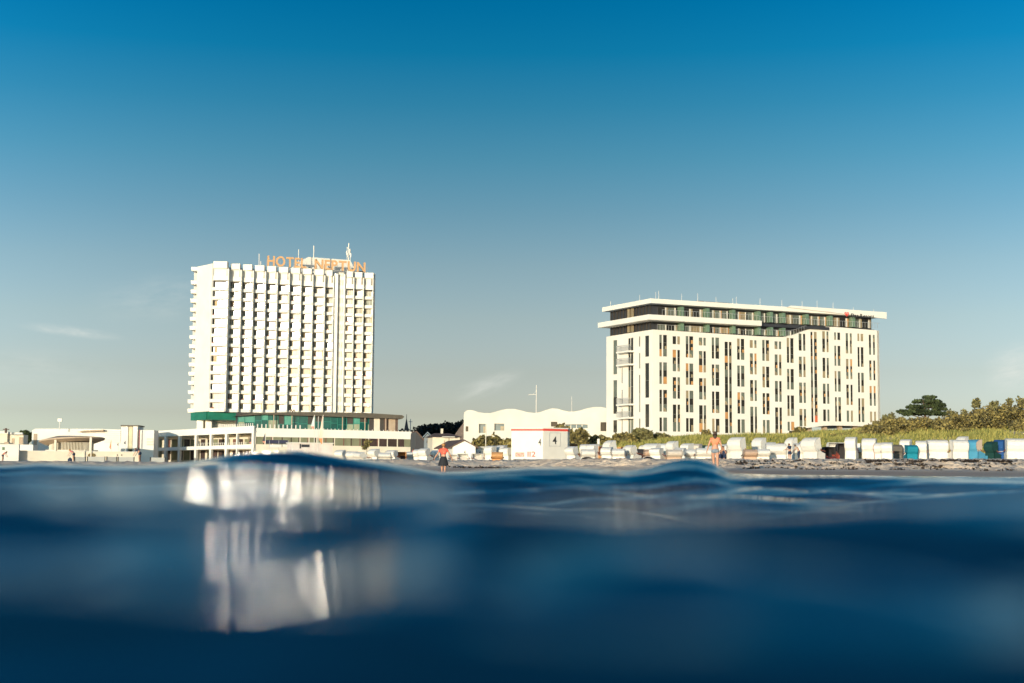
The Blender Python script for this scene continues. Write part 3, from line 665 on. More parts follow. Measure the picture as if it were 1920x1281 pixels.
# rooftop: lightning rods and plant
for px, y0 in ((1145, 565), (1199.5, 553), (1229.5, 548), (1235, 545.5), (1278, 551), (1308, 550.5), (1342.5, 557), (1374, 560), (1380.5, 557), (1425, 560), (1466, 563), (1504, 565), (1532, 564), (1562, 568), (1600, 576), (1638, 580)):
    uu, z1 = RF.hit(px, y0, -3); mb = MB(); p = RF.p(uu, -3, 0) if px > 1224 else RL.p(*[RL.hit(px, y0, -2)[0], -2, 0]); z1 = z1 if px > 1224 else RL.hit(px, y0, -2)[1]
    mb.tube(Vector((p.x, p.y, zRt - 0.1)), Vector((p.x, p.y, z1)), 0.055, 0.035, 5); mb.build('lightning_rod', M['white2'], resort)
for (pa, pb, yt) in ((1222, 1232, 560.5), (1262, 1290, 562.5), (1306, 1320, 564), (1322, 1368, 565.5), (1370, 1378, 570), (1440, 1468, 574.5)):
    a, zt_ = RF.hit(pa, yt, -5); b, _ = RF.hit(pb, yt, -5); mb = MB()
    RF.box(mb, a, b, -5, -8, zRt - 0.05, zt_ - 0.25, 0); n = max(2, int((b - a) / 1.2))
    for i in range(n): x = a + (b - a) * i / n; RF.box(mb, x + 0.1, x + 0.75, -4.4, -4.9, zRt - 0.05, zRt + 0.2 + 0.5 * rr.random(), 1)
    RF.box(mb, a, b, -4.9, -4.95, zt_ - 0.1, zt_, 0); mb.build('roof_plant', [M['brown'], M['tan']], resort)
for pa, pb in ((1149, 1166),):
    a, zt_ = RL.hit(pa, 571.5, -3); b, _ = RL.hit(pb, 571.5, -3); mb = MB(); RL.box(mb, a, b, -3, -5, zRt - 0.05, zRt + 0.5); mb.build('roof_plant', M['brown'], resort)
# lettering on the fascia
M['ink'] = mat('lettering_dark', (0.03, 0.03, 0.03), 0.5); M['red'] = mat('logo_red', (0.65, 0.06, 0.04), 0.5, 0.05)
ob = text_parts('Das Resort.', RF, 1596, 597, 1641, 6.6, 279, 'letter', M['ink'], fascia, 0.04, 1.50, 0.02)
us, zs = RF.hit(1596, 594.5, 1.5); ue, ze = RF.hit(1641, 597.0, 1.5)
for o in ob:
    me = o.data; n = len(me.vertices); co = np.zeros(n * 3); me.vertices.foreach_get('co', co); co = co.reshape(-1, 3)
    uu = ((co[:, 0] + PC.x - RF.P.x) * RF.u.x + (co[:, 1] + PC.y - RF.P.y) * RF.u.y); 
    if not o.get('z0'):
        zbase = zs + (ze - zs) * ((uu.mean() - us) / (ue - us)); o['z0'] = 1
        zb_old = RF.hit(1596 + 45 * ((uu.min() - us) / (ue - us)), 597, 1.5)[1]; co[:, 2] += zbase - zb_old
    me.vertices.foreach_set('co', co.ravel()); me.update(); del o['z0']
mb = MB(); u0, z0 = RF.hit(1587.5, 594.3, 1.46); u0, zt_ = RF.hit(1587.5, 589, 1.46)
R_ = 0.33
def heart(R, m, v):
    pts = []
    for i in range(40):
        t_ = 2 * math.pi * i / 40; x_ = 16 * math.sin(t_) ** 3; y_ = 13 * math.cos(t_) - 5 * math.cos(2 * t_) - 2 * math.cos(3 * t_) - math.cos(4 * t_)
        pts.append((u0 + x_ / 16 * R, zt_ + y_ / 16 * R))
    RF.poly(mb, pts, v, v + 0.05, m)
heart(0.52, 0, 1.46)
for s_ in (-1, 1):
    cx, cz = u0 + s_ * 0.22, zt_ + 0.08
    pts = [(cx + 0.13 * math.cos(a), cz + 0.13 * math.sin(a)) for a in [i * math.pi / 6 for i in range(11)]]
    for (a, b), (c, d) in zip(pts, pts[1:]): mb.tube(RF.p(a, 1.53, b), RF.p(c, 1.53, d), 0.035, 0.035, 4, 1)
mb.build('heart_logo', [M['red'], M['white2']], fascia)
# ---------------- terrace building in front of the tall hotel ----------------
def pc(F, px, py, v=0.0): return F.hit(px, py, v)
P1 = fr(262, 424, 476, 402); P2 = fr(480, 403, 782, 418)
pod = thing('terrace_building', (P2.P.x, P2.P.y, 0), 'long low white terrace building with a deep white fascia in front of the tall hotel', 'building')
def lin(F, a, b):
    (u0, z0), (u1, z1) = F.hit(*a), F.hit(*b); return lambda u: z0 + (z1 - z0) * (u - u0) / (u1 - u0)
T1, B1, S1, S0 = lin(P1, (285, 808.5), (476, 798.5)), lin(P1, (285, 819.5), (476, 812)), lin(P1, (290, 840), (445, 834)), lin(P1, (290, 846), (445, 841))
T2, B2, W2 = lin(P2, (480, 802.5), (782, 810)), lin(P2, (480, 819), (782, 824)), lin(P2, (640, 836), (774, 838.5))
def band(F, mb, u0, u1, v0, v1, lo, hi, m=0): F.poly(mb, [(u0, lo(u0)), (u1, lo(u1)), (u1, hi(u1)), (u0, hi(u0))], v0, v1, m)
zt1, zb1 = T1(P1.len / 2), B1(P1.len / 2)
mb = MB(); band(P1, mb, 0, P1.len, 0, -0.6, B1, T1); band(P1, mb, 0, P1.len, -0.6, -14, lambda u: B1(u) + .3, lambda u: B1(u) + .7)
mb.build('fascia', M['white'], pod)
zt2, zb2 = T2(P2.len / 2), B2(P2.len / 2)
mb = MB(); band(P2, mb, 0, P2.len, 0, -0.6, B2, T2); P2.box(mb, 0.1, P2.len - 0.1, -0.6, -22, zt2 - 0.9, zt2 - 0.5); mb.build('fascia', M['white'], pod)
mb = MB(); uE_ = pc(P2, 774, 830)[0]; band(P2, mb, uE_, P2.len, 0, -20, lambda u: 1.0, B2); zsill = W2(uE_)
band(P2, mb, 0, uE_, 0, -0.5, lambda u: 1.0, W2); P2.box(mb, 0, uE_, -3.5, -20, zsill, zb2); mb.build('wall', M['cream'], pod)
r5 = random.Random(9)
PW = [mat('terrace_glass_olive', (0.20, 0.21, 0.13), 0.3, 0.2, 0.5), mat('terrace_glass_dark', (0.06, 0.04, 0.035), 0.25, 0.3, 0.5), M['cream'], mat('terrace_door_brown', (0.16, 0.07, 0.05), 0.5)]
uu = 0.2
while uu < uE_ - 0.6:
    w = min(r5.choice([2.2, 2.6, 3.0]), uE_ - uu); frac = uu / uE_
    mb = MB(); band(P2, mb, uu, uu + w - 0.6, -0.5, -0.6, W2, B2, 0 if frac < 0.66 or r5.random() < 0.1 else 1)
    band(P2, mb, uu + w - 0.6, uu + w - 0.3, -0.42, -0.6, W2, B2, 1 if r5.random() < .8 else 3); band(P2, mb, uu + w - 0.3, uu + w, -0.4, -0.6, W2, B2, 2 if r5.random() < .6 else 0)
    mb.build('window', PW, pod); uu += w
# left wing: columns, set back glazing, parapets
for px in (263.5, 290.5, 311, 337, 368, 396, 425, 444.5, 475):
    u, _ = pc(P1, px, 825); mb = MB(); wd = 0.75 if px != 444.5 else 0.4; P1.box(mb, u - wd, u, -0.05, -0.9, 1.0, B1(u) + 0.02); mb.build('column', M['white'], pod)
zs1, zs0 = P1.hit(400, 836)[1], P1.hit(400, 842.5)[1]
mb = MB(); band(P1, mb, 1, P1.len, -0.1, -0.4, S0, S1); P1.box(mb, 1, P1.len, -0.4, -7, zs0, zs0 + 0.3); mb.build('balcony_wall', M['white'], pod)
mb = MB(); P1.box(mb, 0, P1.len, -7, -13, 1.0, zb1 + 0.3); P1.box(mb, 0, P1.len, -6.6, -7, zb1 - 1.0, zb1 + 0.3); mb.build('back_wall', M['cream'], pod)
u = 1.5
while u < P1.len - 2:
    w = r5.uniform(1.0, 2.6); mb = MB(); P1.box(mb, u, u + w, -6.95, -6.85, zs1 - 0.3, zb1 - 1.0, r5.choice([0, 1, 1, 3])); 
    P1.box(mb, u, u + w, -6.95, -6.85, 2.2, zs0 - 0.3, r5.choice([1, 1, 0])); mb.build('window', PW, pod); u += w + r5.uniform(0.3, 1.4)
mb = MB()
for px in range(370, 462, 4): u, _ = pc(P1, px, 833); P1.box(mb, u, u + 0.16, -0.5, -0.6, S1(u), S1(u) + 0.75)
P1.box(mb, pc(P1, 370, 833)[0], pc(P1, 462, 833)[0], -0.5, -0.56, zs1 + 0.75, zs1 + 0.82); mb.build('railing', M['white2'], pod)
mb = MB()
for px in list(range(408, 474, 4)): u, _ = pc(P1, px, 797); P1.box(mb, u, u + 0.22, -0.2, -0.4, T1(u), T1(u) + 0.8)
mb.build('parapet_post', M['white2'], pod)
mb = MB()
for px in list(range(482, 566, 8)): u, _ = pc(P2, px, 800); P2.box(mb, u, u + 0.3, -0.2, -0.4, T2(u), T2(u) + 1.1)
for px in range(572, 780, 7): u, _ = pc(P2, px, 803); P2.box(mb, u, u + 0.16, -0.2, -0.4, T2(u), T2(u) + 0.35)
mb.build('parapet_post', M['white2'], pod)
# glazed pavilion on the terrace roof
G0, G1 = at(440, 795, 416), at(756, 795, 430); PG = Frame(G0, G1)
gv = thing('glass_pavilion', (G0.x, G0.y, zt2), 'green glazed pavilion under a thin dark roof at the foot of the tall hotel', 'pavilion')
zf = zt2 - 0.45
zr0, zr1 = PG.hit(445, 778.5)[1], PG.hit(750, 779)[1]
mb = MB(); PG.poly(mb, [(pc(PG, 440, 778)[0], PG.hit(440, 781)[1]), (pc(PG, 490, 778)[0], PG.hit(490, 777.5)[1]), (pc(PG, 752, 778)[0], PG.hit(752, 786)[1]), (pc(PG, 756, 778)[0], PG.hit(756, 782)[1]), (pc(PG, 752, 778)[0], PG.hit(752, 779)[1]), (pc(PG, 680, 778)[0], PG.hit(680, 774.5)[1]), (pc(PG, 560, 773)[0], PG.hit(560, 773)[1]), (pc(PG, 480, 775)[0], PG.hit(480, 774.5)[1])], 1.8, -9)
M['roofd'] = mat('pavilion_roof', (0.095, 0.08, 0.055), 0.6, 0.2, 0.6); mb.build('roof', M['roofd'], gv)
mb = MB()
for px in (545, 550): 
    a = PG.p(pc(PG, px - 2.5, 774)[0], 1.0, PG.hit(px, 774, 1)[1]); b = PG.p(pc(PG, px, 774)[0], 1.0, PG.hit(px, 767.5, 1)[1]); c = PG.p(pc(PG, px + 2.5, 774)[0], 1.0, PG.hit(px, 774, 1)[1]); mb.tube(a, b, 0.14, 0.14, 5); mb.tube(b, c, 0.14, 0.14, 5)
mb.build('roof_truss', M['brown'], gv)
GM = [M['gglass'], mat('green_glass_light', (0.10, 0.34, 0.26), 0.2, 0.2, 0.5, ior=1.6), M['dark'], mat('pavilion_interior', (0.33, 0.36, 0.24), 0.5, 0.2, .5), mat('green_frame', (0.02, 0.22, 0.16), 0.4)]
u = pc(PG, 446, 790)[0]; uend = pc(PG, 692, 790)[0]; i = 0
def rz(u_): return interp(u_, [(pc(PG, 440, 778)[0], PG.hit(440, 781)[1]), (pc(PG, 490, 778)[0], PG.hit(490, 778)[1]), (pc(PG, 752, 778)[0], PG.hit(752, 786)[1])])
while u < uend:
    w = r5.uniform(1.8, 3.0); mb = MB(); zt = rz(u) + 0.05; zb = zt2 - 0.5
    zm = zb + (zt - zb) * r5.uniform(0.45, 0.7)
    PG.box(mb, u, u + w, -0.1, -0.15, zb, zm, r5.choice([0, 0, 0, 2, 3])); PG.box(mb, u, u + w, -0.1, -0.15, zm, zt, r5.choice([0, 0, 1, 2]))
    PG.box(mb, u - 0.06, u + 0.06, -0.1, 0.05, zb, zt, 4); PG.box(mb, u, u + w, -0.1, 0.0, zm - 0.06, zm + 0.06, 4)
    mb.build('glass_panel', GM, gv); u += w; i += 1
mb = MB(); PG.box(mb, pc(PG, 446, 790)[0], uend + 1.5, -0.3, -7, zt2 - 0.5, zr1 + 0.1); mb.build('core_wall', M['dark'], gv)
for pa, pb, m in ((692, 701, 'dark'), (701, 707, 'cream'), (707, 712, 'cream'), (712, 720, 'dark'), (720, 727, 'brown'), (728, 741, 'tan'), (741, 746, 'brown')):
    a, b = pc(PG, pa, 795)[0], pc(PG, pb, 795)[0]; mb = MB(); PG.box(mb, a, b, 0.1, -6.9, zt2 - 0.5, rz(b) + 0.1); mb.build('end_wall', M[m], gv)
for px in (513, 547, 642, 684, 723):
    u, _ = pc(PG, px, 790, 1.2); mb = MB(); PG.box(mb, u - 0.12, u + 0.12, 1.2, 1.45, zt2 - 0.5, rz(u) + 0.1); mb.build('post', M['tan'], gv)
# ---------------- far left buildings ----------------
def blk(F, pa, pb, yt, yb, m, name, parent, v0=0, v1=-8, D=None):
    a, z1 = F.hit(pa, yt, v0); b, _ = F.hit(pb, yt, v0); z0 = F.hit(pa, yb, v0)[1] if yb else 1.0
    mb = MB(); F.box(mb, a, b, v0, v1, z0, z1); return mb.build(name, m if not isinstance(m, str) else M[m], parent)
PL = fr(60, 408, 262, 411)
lb = thing('promenade_building', (PL.P.x, PL.P.y, 0), 'low white flat roofed building left of the stair tower, louvred at its right end', 'building')
mb = MB(); a, b = pc(PL, 60, 810)[0], pc(PL, 232, 810)[0]; PL.poly(mb, [(a, 1), (b, 1), (b, PL.hit(232, 806)[1]), (pc(PL, 190, 805)[0], PL.hit(190, 804.5)[1]), (pc(PL, 120, 805)[0], PL.hit(120, 804)[1]), (pc(PL, 66, 805)[0], PL.hit(66, 804)[1]), (a, PL.hit(60, 807)[1])], 0, -15); mb.build('wall', M['white'], lb)
blk(PL, 63, 69.5, 813.5, 840, 'tan', 'window', lb, 0.15, -0.1); 
mb = MB(); u0, u1 = pc(PL, 148, 808)[0], pc(PL, 196, 808)[0]; 
PL.poly(mb, [(u0, PL.hit(148, 810)[1]), (u1, PL.hit(196, 809)[1]), (u1, PL.hit(196, 806)[1]), (pc(PL, 160, 806)[0], PL.hit(160, 807.5)[1])], 2.0, 0.01); mb.build('roof_edge', M['tan'], lb)
for yy in (809, 813, 817, 821, 825, 829):
    mb = MB(); PL.box(mb, pc(PL, 196, yy)[0], pc(PL, 226, yy)[0], 0.35, 0.02, PL.hit(200, yy + 1)[1], PL.hit(200, yy - 1.2)[1]); mb.build('louvre', M['white2'], lb)
mb = MB(); p = at(112, 795, 405); mb.tube(Vector((p.x, p.y, zy(112, 806, 405))), Vector((p.x, p.y, zy(112, 785, 405))), 0.15, 0.1, 6); mb.box(p.x - 0.6, p.x + 0.6, p.y - .2, p.y + .2, zy(112, 791, 405), zy(112, 785, 405)); mb.build('roof_antenna', M['white2'], lb)
# shallow saucer roof with slatted curved front
Dp = 372; cpt = at(135, 830, Dp)
pv = thing('saucer_pavilion', (cpt.x, cpt.y, 1), 'round beach pavilion with a tilted tan saucer roof and slatted curved front', 'pavilion')
mb = MB(); rx = (190 - 70) / 2 / FPX * Dp; N_ = 40
cz = zy(130, 827, Dp)
rim = []; 
for i in range(N_):
    t_ = 2 * math.pi * i / N_; x = cpt.x + rx * math.cos(t_) ; y = cpt.y + rx * 0.8 * math.sin(t_)
    z = cz + 0.55 * math.cos(t_) + 0.5 * math.sin(t_ + 3.14); rim.append(Vector((x, y, z)))
top = [Vector((p.x, p.y, p.z + 0.35)) for p in rim]; mid = [Vector((cpt.x + (p.x - cpt.x) * 0.45, cpt.y + (p.y - cpt.y) * 0.45, cz + 1.3)) for p in rim]
low = [Vector((cpt.x + (p.x - cpt.x) * 0.75, cpt.y + (p.y - cpt.y) * 0.75, p.z - 0.75)) for p in rim]
vs = rim + top + mid + low; fs = []
for i in range(N_):
    j = (i + 1) % N_; fs += [(i, j, j + N_, i + N_), (i + N_, j + N_, j + 2 * N_, i + 2 * N_), (i, i + 3 * N_, j + 3 * N_, j)]
fs += [tuple(range(2 * N_, 3 * N_)), tuple(range(4 * N_ - 1, 3 * N_ - 1, -1))]
mb.add(vs, fs); mb.build('roof', M['tan'], pv)
mb = MB(); zsl0, zsl1 = zy(120, 844, Dp), zy(120, 829.5, Dp)
for i in range(46):
    t_ = math.pi * (1.02 + 0.96 * i / 45); x = cpt.x + rx * 0.68 * math.cos(t_); y = cpt.y + rx * 0.55 * math.sin(t_); mb.box(x - 0.07, x + 0.07, y - 0.07, y + 0.07, zsl0, zsl1)
mb.build('slat_front', M['cream'], pv)
mb = MB(); pts = [Vector((cpt.x + rx * 0.62 * math.cos(2 * math.pi * i / 24), cpt.y + rx * 0.5 * math.sin(2 * math.pi * i / 24), 1)) for i in range(24)]; mb.prism(pts, Z * (zsl1 - 1.1)); mb.build('drum_wall', mat('drum_dark', (0.14, 0.11, 0.06), 0.7), pv)
mb = MB(); pts = [Vector((cpt.x + rx * 0.80 * math.cos(2 * math.pi * i / 24), cpt.y + rx * 0.7 * math.sin(2 * math.pi * i / 24), 1)) for i in range(24)]; mb.prism(pts, Z * (zsl0 - 1.3)); 
mb.prism([p + Z * (zsl0 - 1.3) for p in pts], Z * 0.3); mb.build('base_deck', M['cream'], pv)
for px in (103.5, 169.5):
    p = at(px, 835, 366); mb = MB(); mb.box(p.x - .28, p.x + .28, p.y, p.y + .4, 1.2, zy(px, 822 if px < 150 else 820, 366)); mb.build('post', M['cream'], pv)
# stair tower
PS = fr(226, 398, 270, 398.4); stt = thing('stair_tower', (PS.P.x, PS.P.y, 1), 'white stair tower with a flat dark cap and a yellow glazed strip', 'tower')
blk(PS, 227.5, 240.5, 799, None, 'white', 'wall', stt); blk(PS, 249.5, 258, 799, None, 'white', 'wall', stt, 0.4); blk(PS, 240.5, 249, 799.5, 843, mat('stair_glass', (0.45, 0.40, 0.22), 0.3, 0.3, 0.5), 'glass_strip', stt, -0.3); blk(PS, 248.7, 250.3, 799.5, 843, 'dark', 'shadow_gap', stt, -0.05, -.5)
blk(PS, 226, 259.5, 797, 799.3, 'roofd', 'roof_cap', stt, 0.5, -8.5)
blk(PS, 260.8, 262.4, 806, 840, mat('banner_wine', (0.30, 0.10, 0.10), 0.7), 'banner', stt, 1.0, 0.9)
PB_ = fr(262, 398.6, 292, 399); ab = thing('annex_building', (PB_.P.x, PB_.P.y, 1), 'white annex with faint louvres between the stair tower and the terrace building', 'building')
blk(PB_, 262.8, 289, 806.5, None, 'white', 'wall', ab)
for yy in (822, 827, 832): blk(PB_, 275, 287, yy, yy + 3, 'cream', 'louvre', ab, 0.12, 0.02)
# leftmost buildings
PX = fr(-30, 385, 62, 387); xb = thing('seafront_building', (PX.P.x, PX.P.y, 1), 'pale building with two flat roofs at the left edge of the photo', 'building')
blk(PX, -40, 14, 809.5, 831, 'cream', 'wall', xb); blk(PX, -40, 15, 808.5, 813, 'white', 'roof_edge', xb, 0.6, 0.01); blk(PX, 14.5, 44, 815, 833, 'cream', 'wall', xb, -1); blk(PX, 19, 42, 811, 814.5, 'white', 'roof_edge', xb, 0.5, -.9); blk(PX, 22, 27, 822, 832, 'tan', 'window', xb, -0.9, -1.1); blk(PX, 35.5, 43, 820, 832.5, 'tan', 'window', xb, -0.9, -1.1)
blk(PX, -40, 62, 833, None, 'white', 'base_wall', xb, 0.8); blk(PX, 8, 16, 829, 832.9, 'tan', 'hedge_box', xb, 0.7, 0.3)
mb = MB(); p = at(11, 808, 383); mb.tube(Vector((p.x, p.y, zy(11, 812, 383))), Vector((p.x, p.y, zy(11, 803, 383))), 0.35, 0.3, 6); mb.box(p.x - 0.8, p.x + 0.8, p.y - .2, p.y + .2, zy(11, 806, 383), zy(11, 804.5, 383)); mb.build('roof_vent', M['brown'], xb)
PK = fr(-20, 262, 130, 266)
kb = thing('beach_kiosk', (PK.P.x, PK.P.y, 1), 'plain white kiosk with a tall blank wall left of the saucer pavilion', 'kiosk')
blk(PK, 11, 35.5, 833.5, None, 'white', 'wall', kb, 0, -4); blk(PK, -20, 11, 836, None, 'white', 'side_wing', kb, -0.3, -4); blk(PK, 4, 9, 838.5, 844, 'paleglass', 'window', kb, -0.25, -.4); blk(PK, 10.5, 36, 832.5, 834, 'white2', 'roof_edge', kb, 0.15, -4)
kc = thing('promenade_wall', (PK.P.x, PK.P.y, 1), 'long low cream promenade wall under the saucer pavilion', 'wall')
blk(PK, 36, 262, 846, None, 'cream', 'wall', kc, -2, -3); blk(PK, 36, 262, 844.8, 846, 'white2', 'coping', kc, -1.9, -3.1)
for i, (px) in enumerate((220, 228)): 
    mb = MB(); u, z = PK.hit(px, 853.5, -1.99); mb.tube(PK.p(u, -1.99, z), PK.p(u, -1.93, z), 0.13, 0.13, 10); mb.build('porthole', M['dark'], kc)
mb = MB(); u, z = PK.hit(172, 852, -1.99); pts = [(u + 0.72 * math.cos(a), z - .2 + 0.42 * math.sin(a)) for a in [i * math.pi / 10 for i in range(20)]]; PK.poly(mb, pts, -1.98, -1.9); mb.build('arch_opening', mat('arch_dark', (0.16, 0.12, 0.05), 0.7), kc)
for px, y0, y1, nm in ((157, 843, 853, None), (169.5, 845, 853, None)): blk(PK, px, px + 2.2, y0, None, 'cream', 'post', kc, -1.7, -1.9)
# beach bar hut with banner roof on the left
PH = fr(545, 240, 626, 243); bh = thing('beach_bar', (PH.P.x, PH.P.y, 0.5), 'low pale beach bar cabin with one dark window in front of the terrace building', 'cabin')
blk(PH, 547, 624, 830.5, None, mat('cabin_pale', (0.70, 0.62, 0.56), 0.7), 'wall', bh, 0, -3); blk(PH, 565.5, 580.5, 833.5, 838.5, 'anthra', 'window', bh, 0.06, -.1); blk(PH, 562, 564.5, 832.5, 841, 'anthra', 'door', bh, 0.08, -.1); blk(PH, 546, 625.5, 829.5, 831.2, 'white', 'roof_edge', bh, 0.25, -3.2)
PA = fr(484, 248, 548, 250); aw = thing('beach_awning', (PA.P.x, PA.P.y, 0.5), 'dark blue awning over pale counters left of the beach bar cabin', 'awning')
blk(PA, 504, 541, 825, 831.5, mat('awning_navy', (0.03, 0.035, 0.07), 0.7), 'canopy', aw, 0, -3); blk(PA, 506, 527, 833.5, 839, 'white', 'counter', aw, 0.5, -.5); blk(PA, 530, 545, 833.5, 838, 'white', 'counter', aw, .5, -.5)
for px in (505, 522.5, 540): blk(PA, px, px + 0.8, 826, None, 'metal', 'post', aw, 0.1, 0.02)
# ---------------- wavy-roofed pool building ----------------
PWV = fr(869.5, 276.5, 1138, 276)
wb = thing('wavy_building', (PWV.P.x, PWV.P.y, 0), 'low white building with a wavy roofline between the two hotels', 'building')
wav = [(869.5, 778), (871, 773), (875, 769.8), (880, 768.9), (888, 769.8), (897, 773), (908, 774.7), (920, 774.8), (930, 772), (940, 769), (952, 766.8), (965, 767), (978, 770), (990, 773.5), (1003, 774.5), (1013, 773), (1024, 769), (1035, 766), (1046, 766.8), (1056, 770), (1066, 772), (1076, 772), (1088, 770), (1100, 766), (1112, 763.8), (1126, 763.3), (1138, 765.5)]
OPN = [(873.2, 878.2, 799.5, 809.2), (898, 911, 795, 812), (927, 945.5, 794.5, 807.5), (1033, 1045, 791, 800), (1060, 1102, 796, 803), (1126, 1137.2, 791.8, 808.6)]
mb = MB(); us = []
W_ = [(PWV.hit(a, b)) for a, b in wav]
def wseg(u0, u1, zlo, zhi=None):
    uu = sorted(set([u0, u1] + [u for u, _ in W_ if u0 < u < u1])); hi = [(u, interp(u, W_) if zhi is None else zhi) for u in uu]
    PWV.poly(mb, [(u1, zlo), (u0, zlo)] + hi, 0, -0.6)
u = 0; last = 0
for (a, b, y0, y1) in OPN:
    ua, ub = pc(PWV, a, y0)[0], pc(PWV, b, y0)[0]; z1, z0 = PWV.hit((a + b) / 2, y0)[1], PWV.hit((a + b) / 2, y1)[1]
    wseg(u, ua, 1.5); wseg(ua, ub, 1.5, z0); wseg(ua, ub, z1); u = ub
wseg(u, PWV.len, 1.5)
uu = [(u, z - 0.15) for u, z in W_]; 
PWV.poly(mb, [(PWV.len - 0.01, 1.5), (0.01, 1.5)] + [(min(max(u, 0.01), PWV.len - 0.01), z) for u, z in uu], -0.9, -16); mb.build('wall', M['pool'], wb)
for i, (a, b, y0, y1) in enumerate(OPN):
    ua, ub = pc(PWV, a, y0)[0], pc(PWV, b, y0)[0]; z1, z0 = PWV.hit((a + b) / 2, y0)[1], PWV.hit((a + b) / 2, y1)[1]
    mb = MB(); PWV.box(mb, ua, ub, -0.7, -0.88, z0, z1, 1 if i in (0, 5, 3) else 0)
    if i in (1, 2): PWV.box(mb, ua + (ub - ua) * 0.62, ub - 0.1, -0.6, -0.69, z0, z1 - 0.5, 2)
    if i == 4:
        for k in range(1, 4): x = ua + (ub - ua) * k / 4; PWV.box(mb, x - .06, x + .06, -0.6, -0.69, z0, z1, 3)
    mb.build('window', [mat('blue_grey_glass', (0.14, 0.20, 0.22), 0.2, 0.2, 0.5), GR[0], GR[2], M['white2']], wb)
mb = MB(); uu, z = PWV.hit(1029, 791, 0.1); 
# mast and pole behind the wavy roof
def pole_thing(name, px, y0, y1, D, r, label, cat, arm=None, m='white2', z0=None):
    p = at(px, y1, D); t_ = thing(name, (p.x, p.y, z0 if z0 is not None else p.z), label, cat)
    mb = MB(); mb.tube(Vector((p.x, p.y, z0 if z0 is not None else p.z)), Vector((p.x, p.y, zy(px, y0, D))), r, r * 0.6, 8); mb.build('pole', M[m], t_)
    if arm:
        mb = MB(); a = at(arm[0], arm[1], D); b = at(px, arm[1], D); mb.tube(a, b, r * 0.5, r * 0.5, 6); c = at(px, arm[1] - 7, D); mb.tube(at(arm[0] + 8, arm[1], D), c, r * 0.15, r * 0.15, 5); mb.build('yard_arm', M[m], t_)
    return t_
pole_thing('signal_mast', 1005.5, 722, 776, 298, 0.15, 'tall white mast with a yard arm behind the wavy roof', 'mast', (991, 740), z0=1.6)
pole_thing('roof_pole', 1072, 744, 776, 299, 0.08, 'thin plain white pole near the resort hotel behind the wavy roof', 'pole', z0=1.6)
# ---------------- small houses and hut between ----------------
def gable_house(name, label, pa, pb, D, y_eave, y_ridge, y_base, roofm, wallm, ridge_px=None, depth=7, D2=None):
    F = fr(pa, D, pb, D2 or D + .1); a, ze = F.hit(pa, y_eave); b, _ = F.hit(pb, y_eave); z0 = 1.2
    r_, zr = F.hit(ridge_px if ridge_px else (pa + pb) / 2, y_ridge)
    t_ = thing(name, (F.P.x, F.P.y, 1.2), label, 'house')
    mb = MB(); F.box(mb, a, b, 0, -depth, z0, ze); 
    return F, t_, mb, a, b, ze, r_, zr
F, t_, mb, a, b, ze, r_, zr = gable_house('bungalow', 'small cream bungalow with a long brown hipped roof left of the wavy building', 811, 862, 255, 819.5, 812, 838, 'brown', 'cream', depth=6, D2=256)
mb.build('wall', M['cream'], t_)
mb = MB(); b2 = F.hit(848, 812)[0]; e = 0.5
vs = [F.p(a - e, e, ze), F.p(b + e, e, ze), F.p(b + e, -6.5, ze), F.p(a - e, -6.5, ze), F.p(a + 0.8, -3, zr), F.p(b2, -3, zr)]
mb.add(vs, [(0, 1, 5, 4), (1, 2, 5), (2, 3, 4, 5), (3, 0, 4), (3, 2, 1, 0)]); rf_ = mb.build('roof', M['brown'], t_)
mb = MB(); u, z = F.hit(828.5, 804, -3); F.box(mb, u - .2, u + .2, -2.8, -3.2, zr - .3, z); mb.build('chimney', M['cream'], rf_)
blk(F, 832.5, 834, 826, 831, 'tan', 'window', t_, 0.03, -.05); blk(F, 841.5, 842.5, 822, 835, 'dark', 'door', t_, 0.03, -.05); blk(F, 830, 853, 818.5, 819.8, 'white2', 'canopy', t_, 1.2, .02)
F = fr(868.0, 277, 879, 277.2); t_ = thing('steep_roof_house', (F.P.x, F.P.y, 1.2), 'grey brown steep roof rising against the left end of the wavy building', 'house')
F2 = fr(852, 292, 880, 292); a, z0 = F2.hit(852, 816); b, z1 = F2.hit(870, 792); mb = MB(); c, _ = F2.hit(869.5, 800); F2.poly(mb, [(a, z0), (a, z0 - 1), (c, z0 - 1), (c, z1)], 0, -7); mb.build('roof', mat('slate_grey', (0.13, 0.10, 0.085), 0.8, .2), t_)
mb = MB(); F2.box(mb, a + 0.6, c - .05, -0.4, -6.6, 1.2, z0 - 0.95); mb.build('wall', M['cream'], t_)
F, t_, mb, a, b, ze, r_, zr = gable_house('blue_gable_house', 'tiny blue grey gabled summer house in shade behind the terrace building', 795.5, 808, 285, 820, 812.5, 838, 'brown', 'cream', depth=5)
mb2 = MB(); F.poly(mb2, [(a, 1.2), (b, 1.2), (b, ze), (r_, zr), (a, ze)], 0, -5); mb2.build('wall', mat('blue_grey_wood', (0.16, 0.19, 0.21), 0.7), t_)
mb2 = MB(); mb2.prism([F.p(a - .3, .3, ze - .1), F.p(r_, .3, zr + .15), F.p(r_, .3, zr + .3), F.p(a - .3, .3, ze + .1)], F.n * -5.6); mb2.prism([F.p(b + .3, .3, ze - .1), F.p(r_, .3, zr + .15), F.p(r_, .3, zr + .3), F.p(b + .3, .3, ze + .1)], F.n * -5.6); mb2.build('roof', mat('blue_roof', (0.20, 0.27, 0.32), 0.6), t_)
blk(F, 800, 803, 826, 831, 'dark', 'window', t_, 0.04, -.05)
F = fr(780.5, 300, 795, 300.3); t_ = thing('dark_house', (F.P.x, F.P.y, 1.2), 'dark house with a sloping roof just right of the terrace building', 'house')
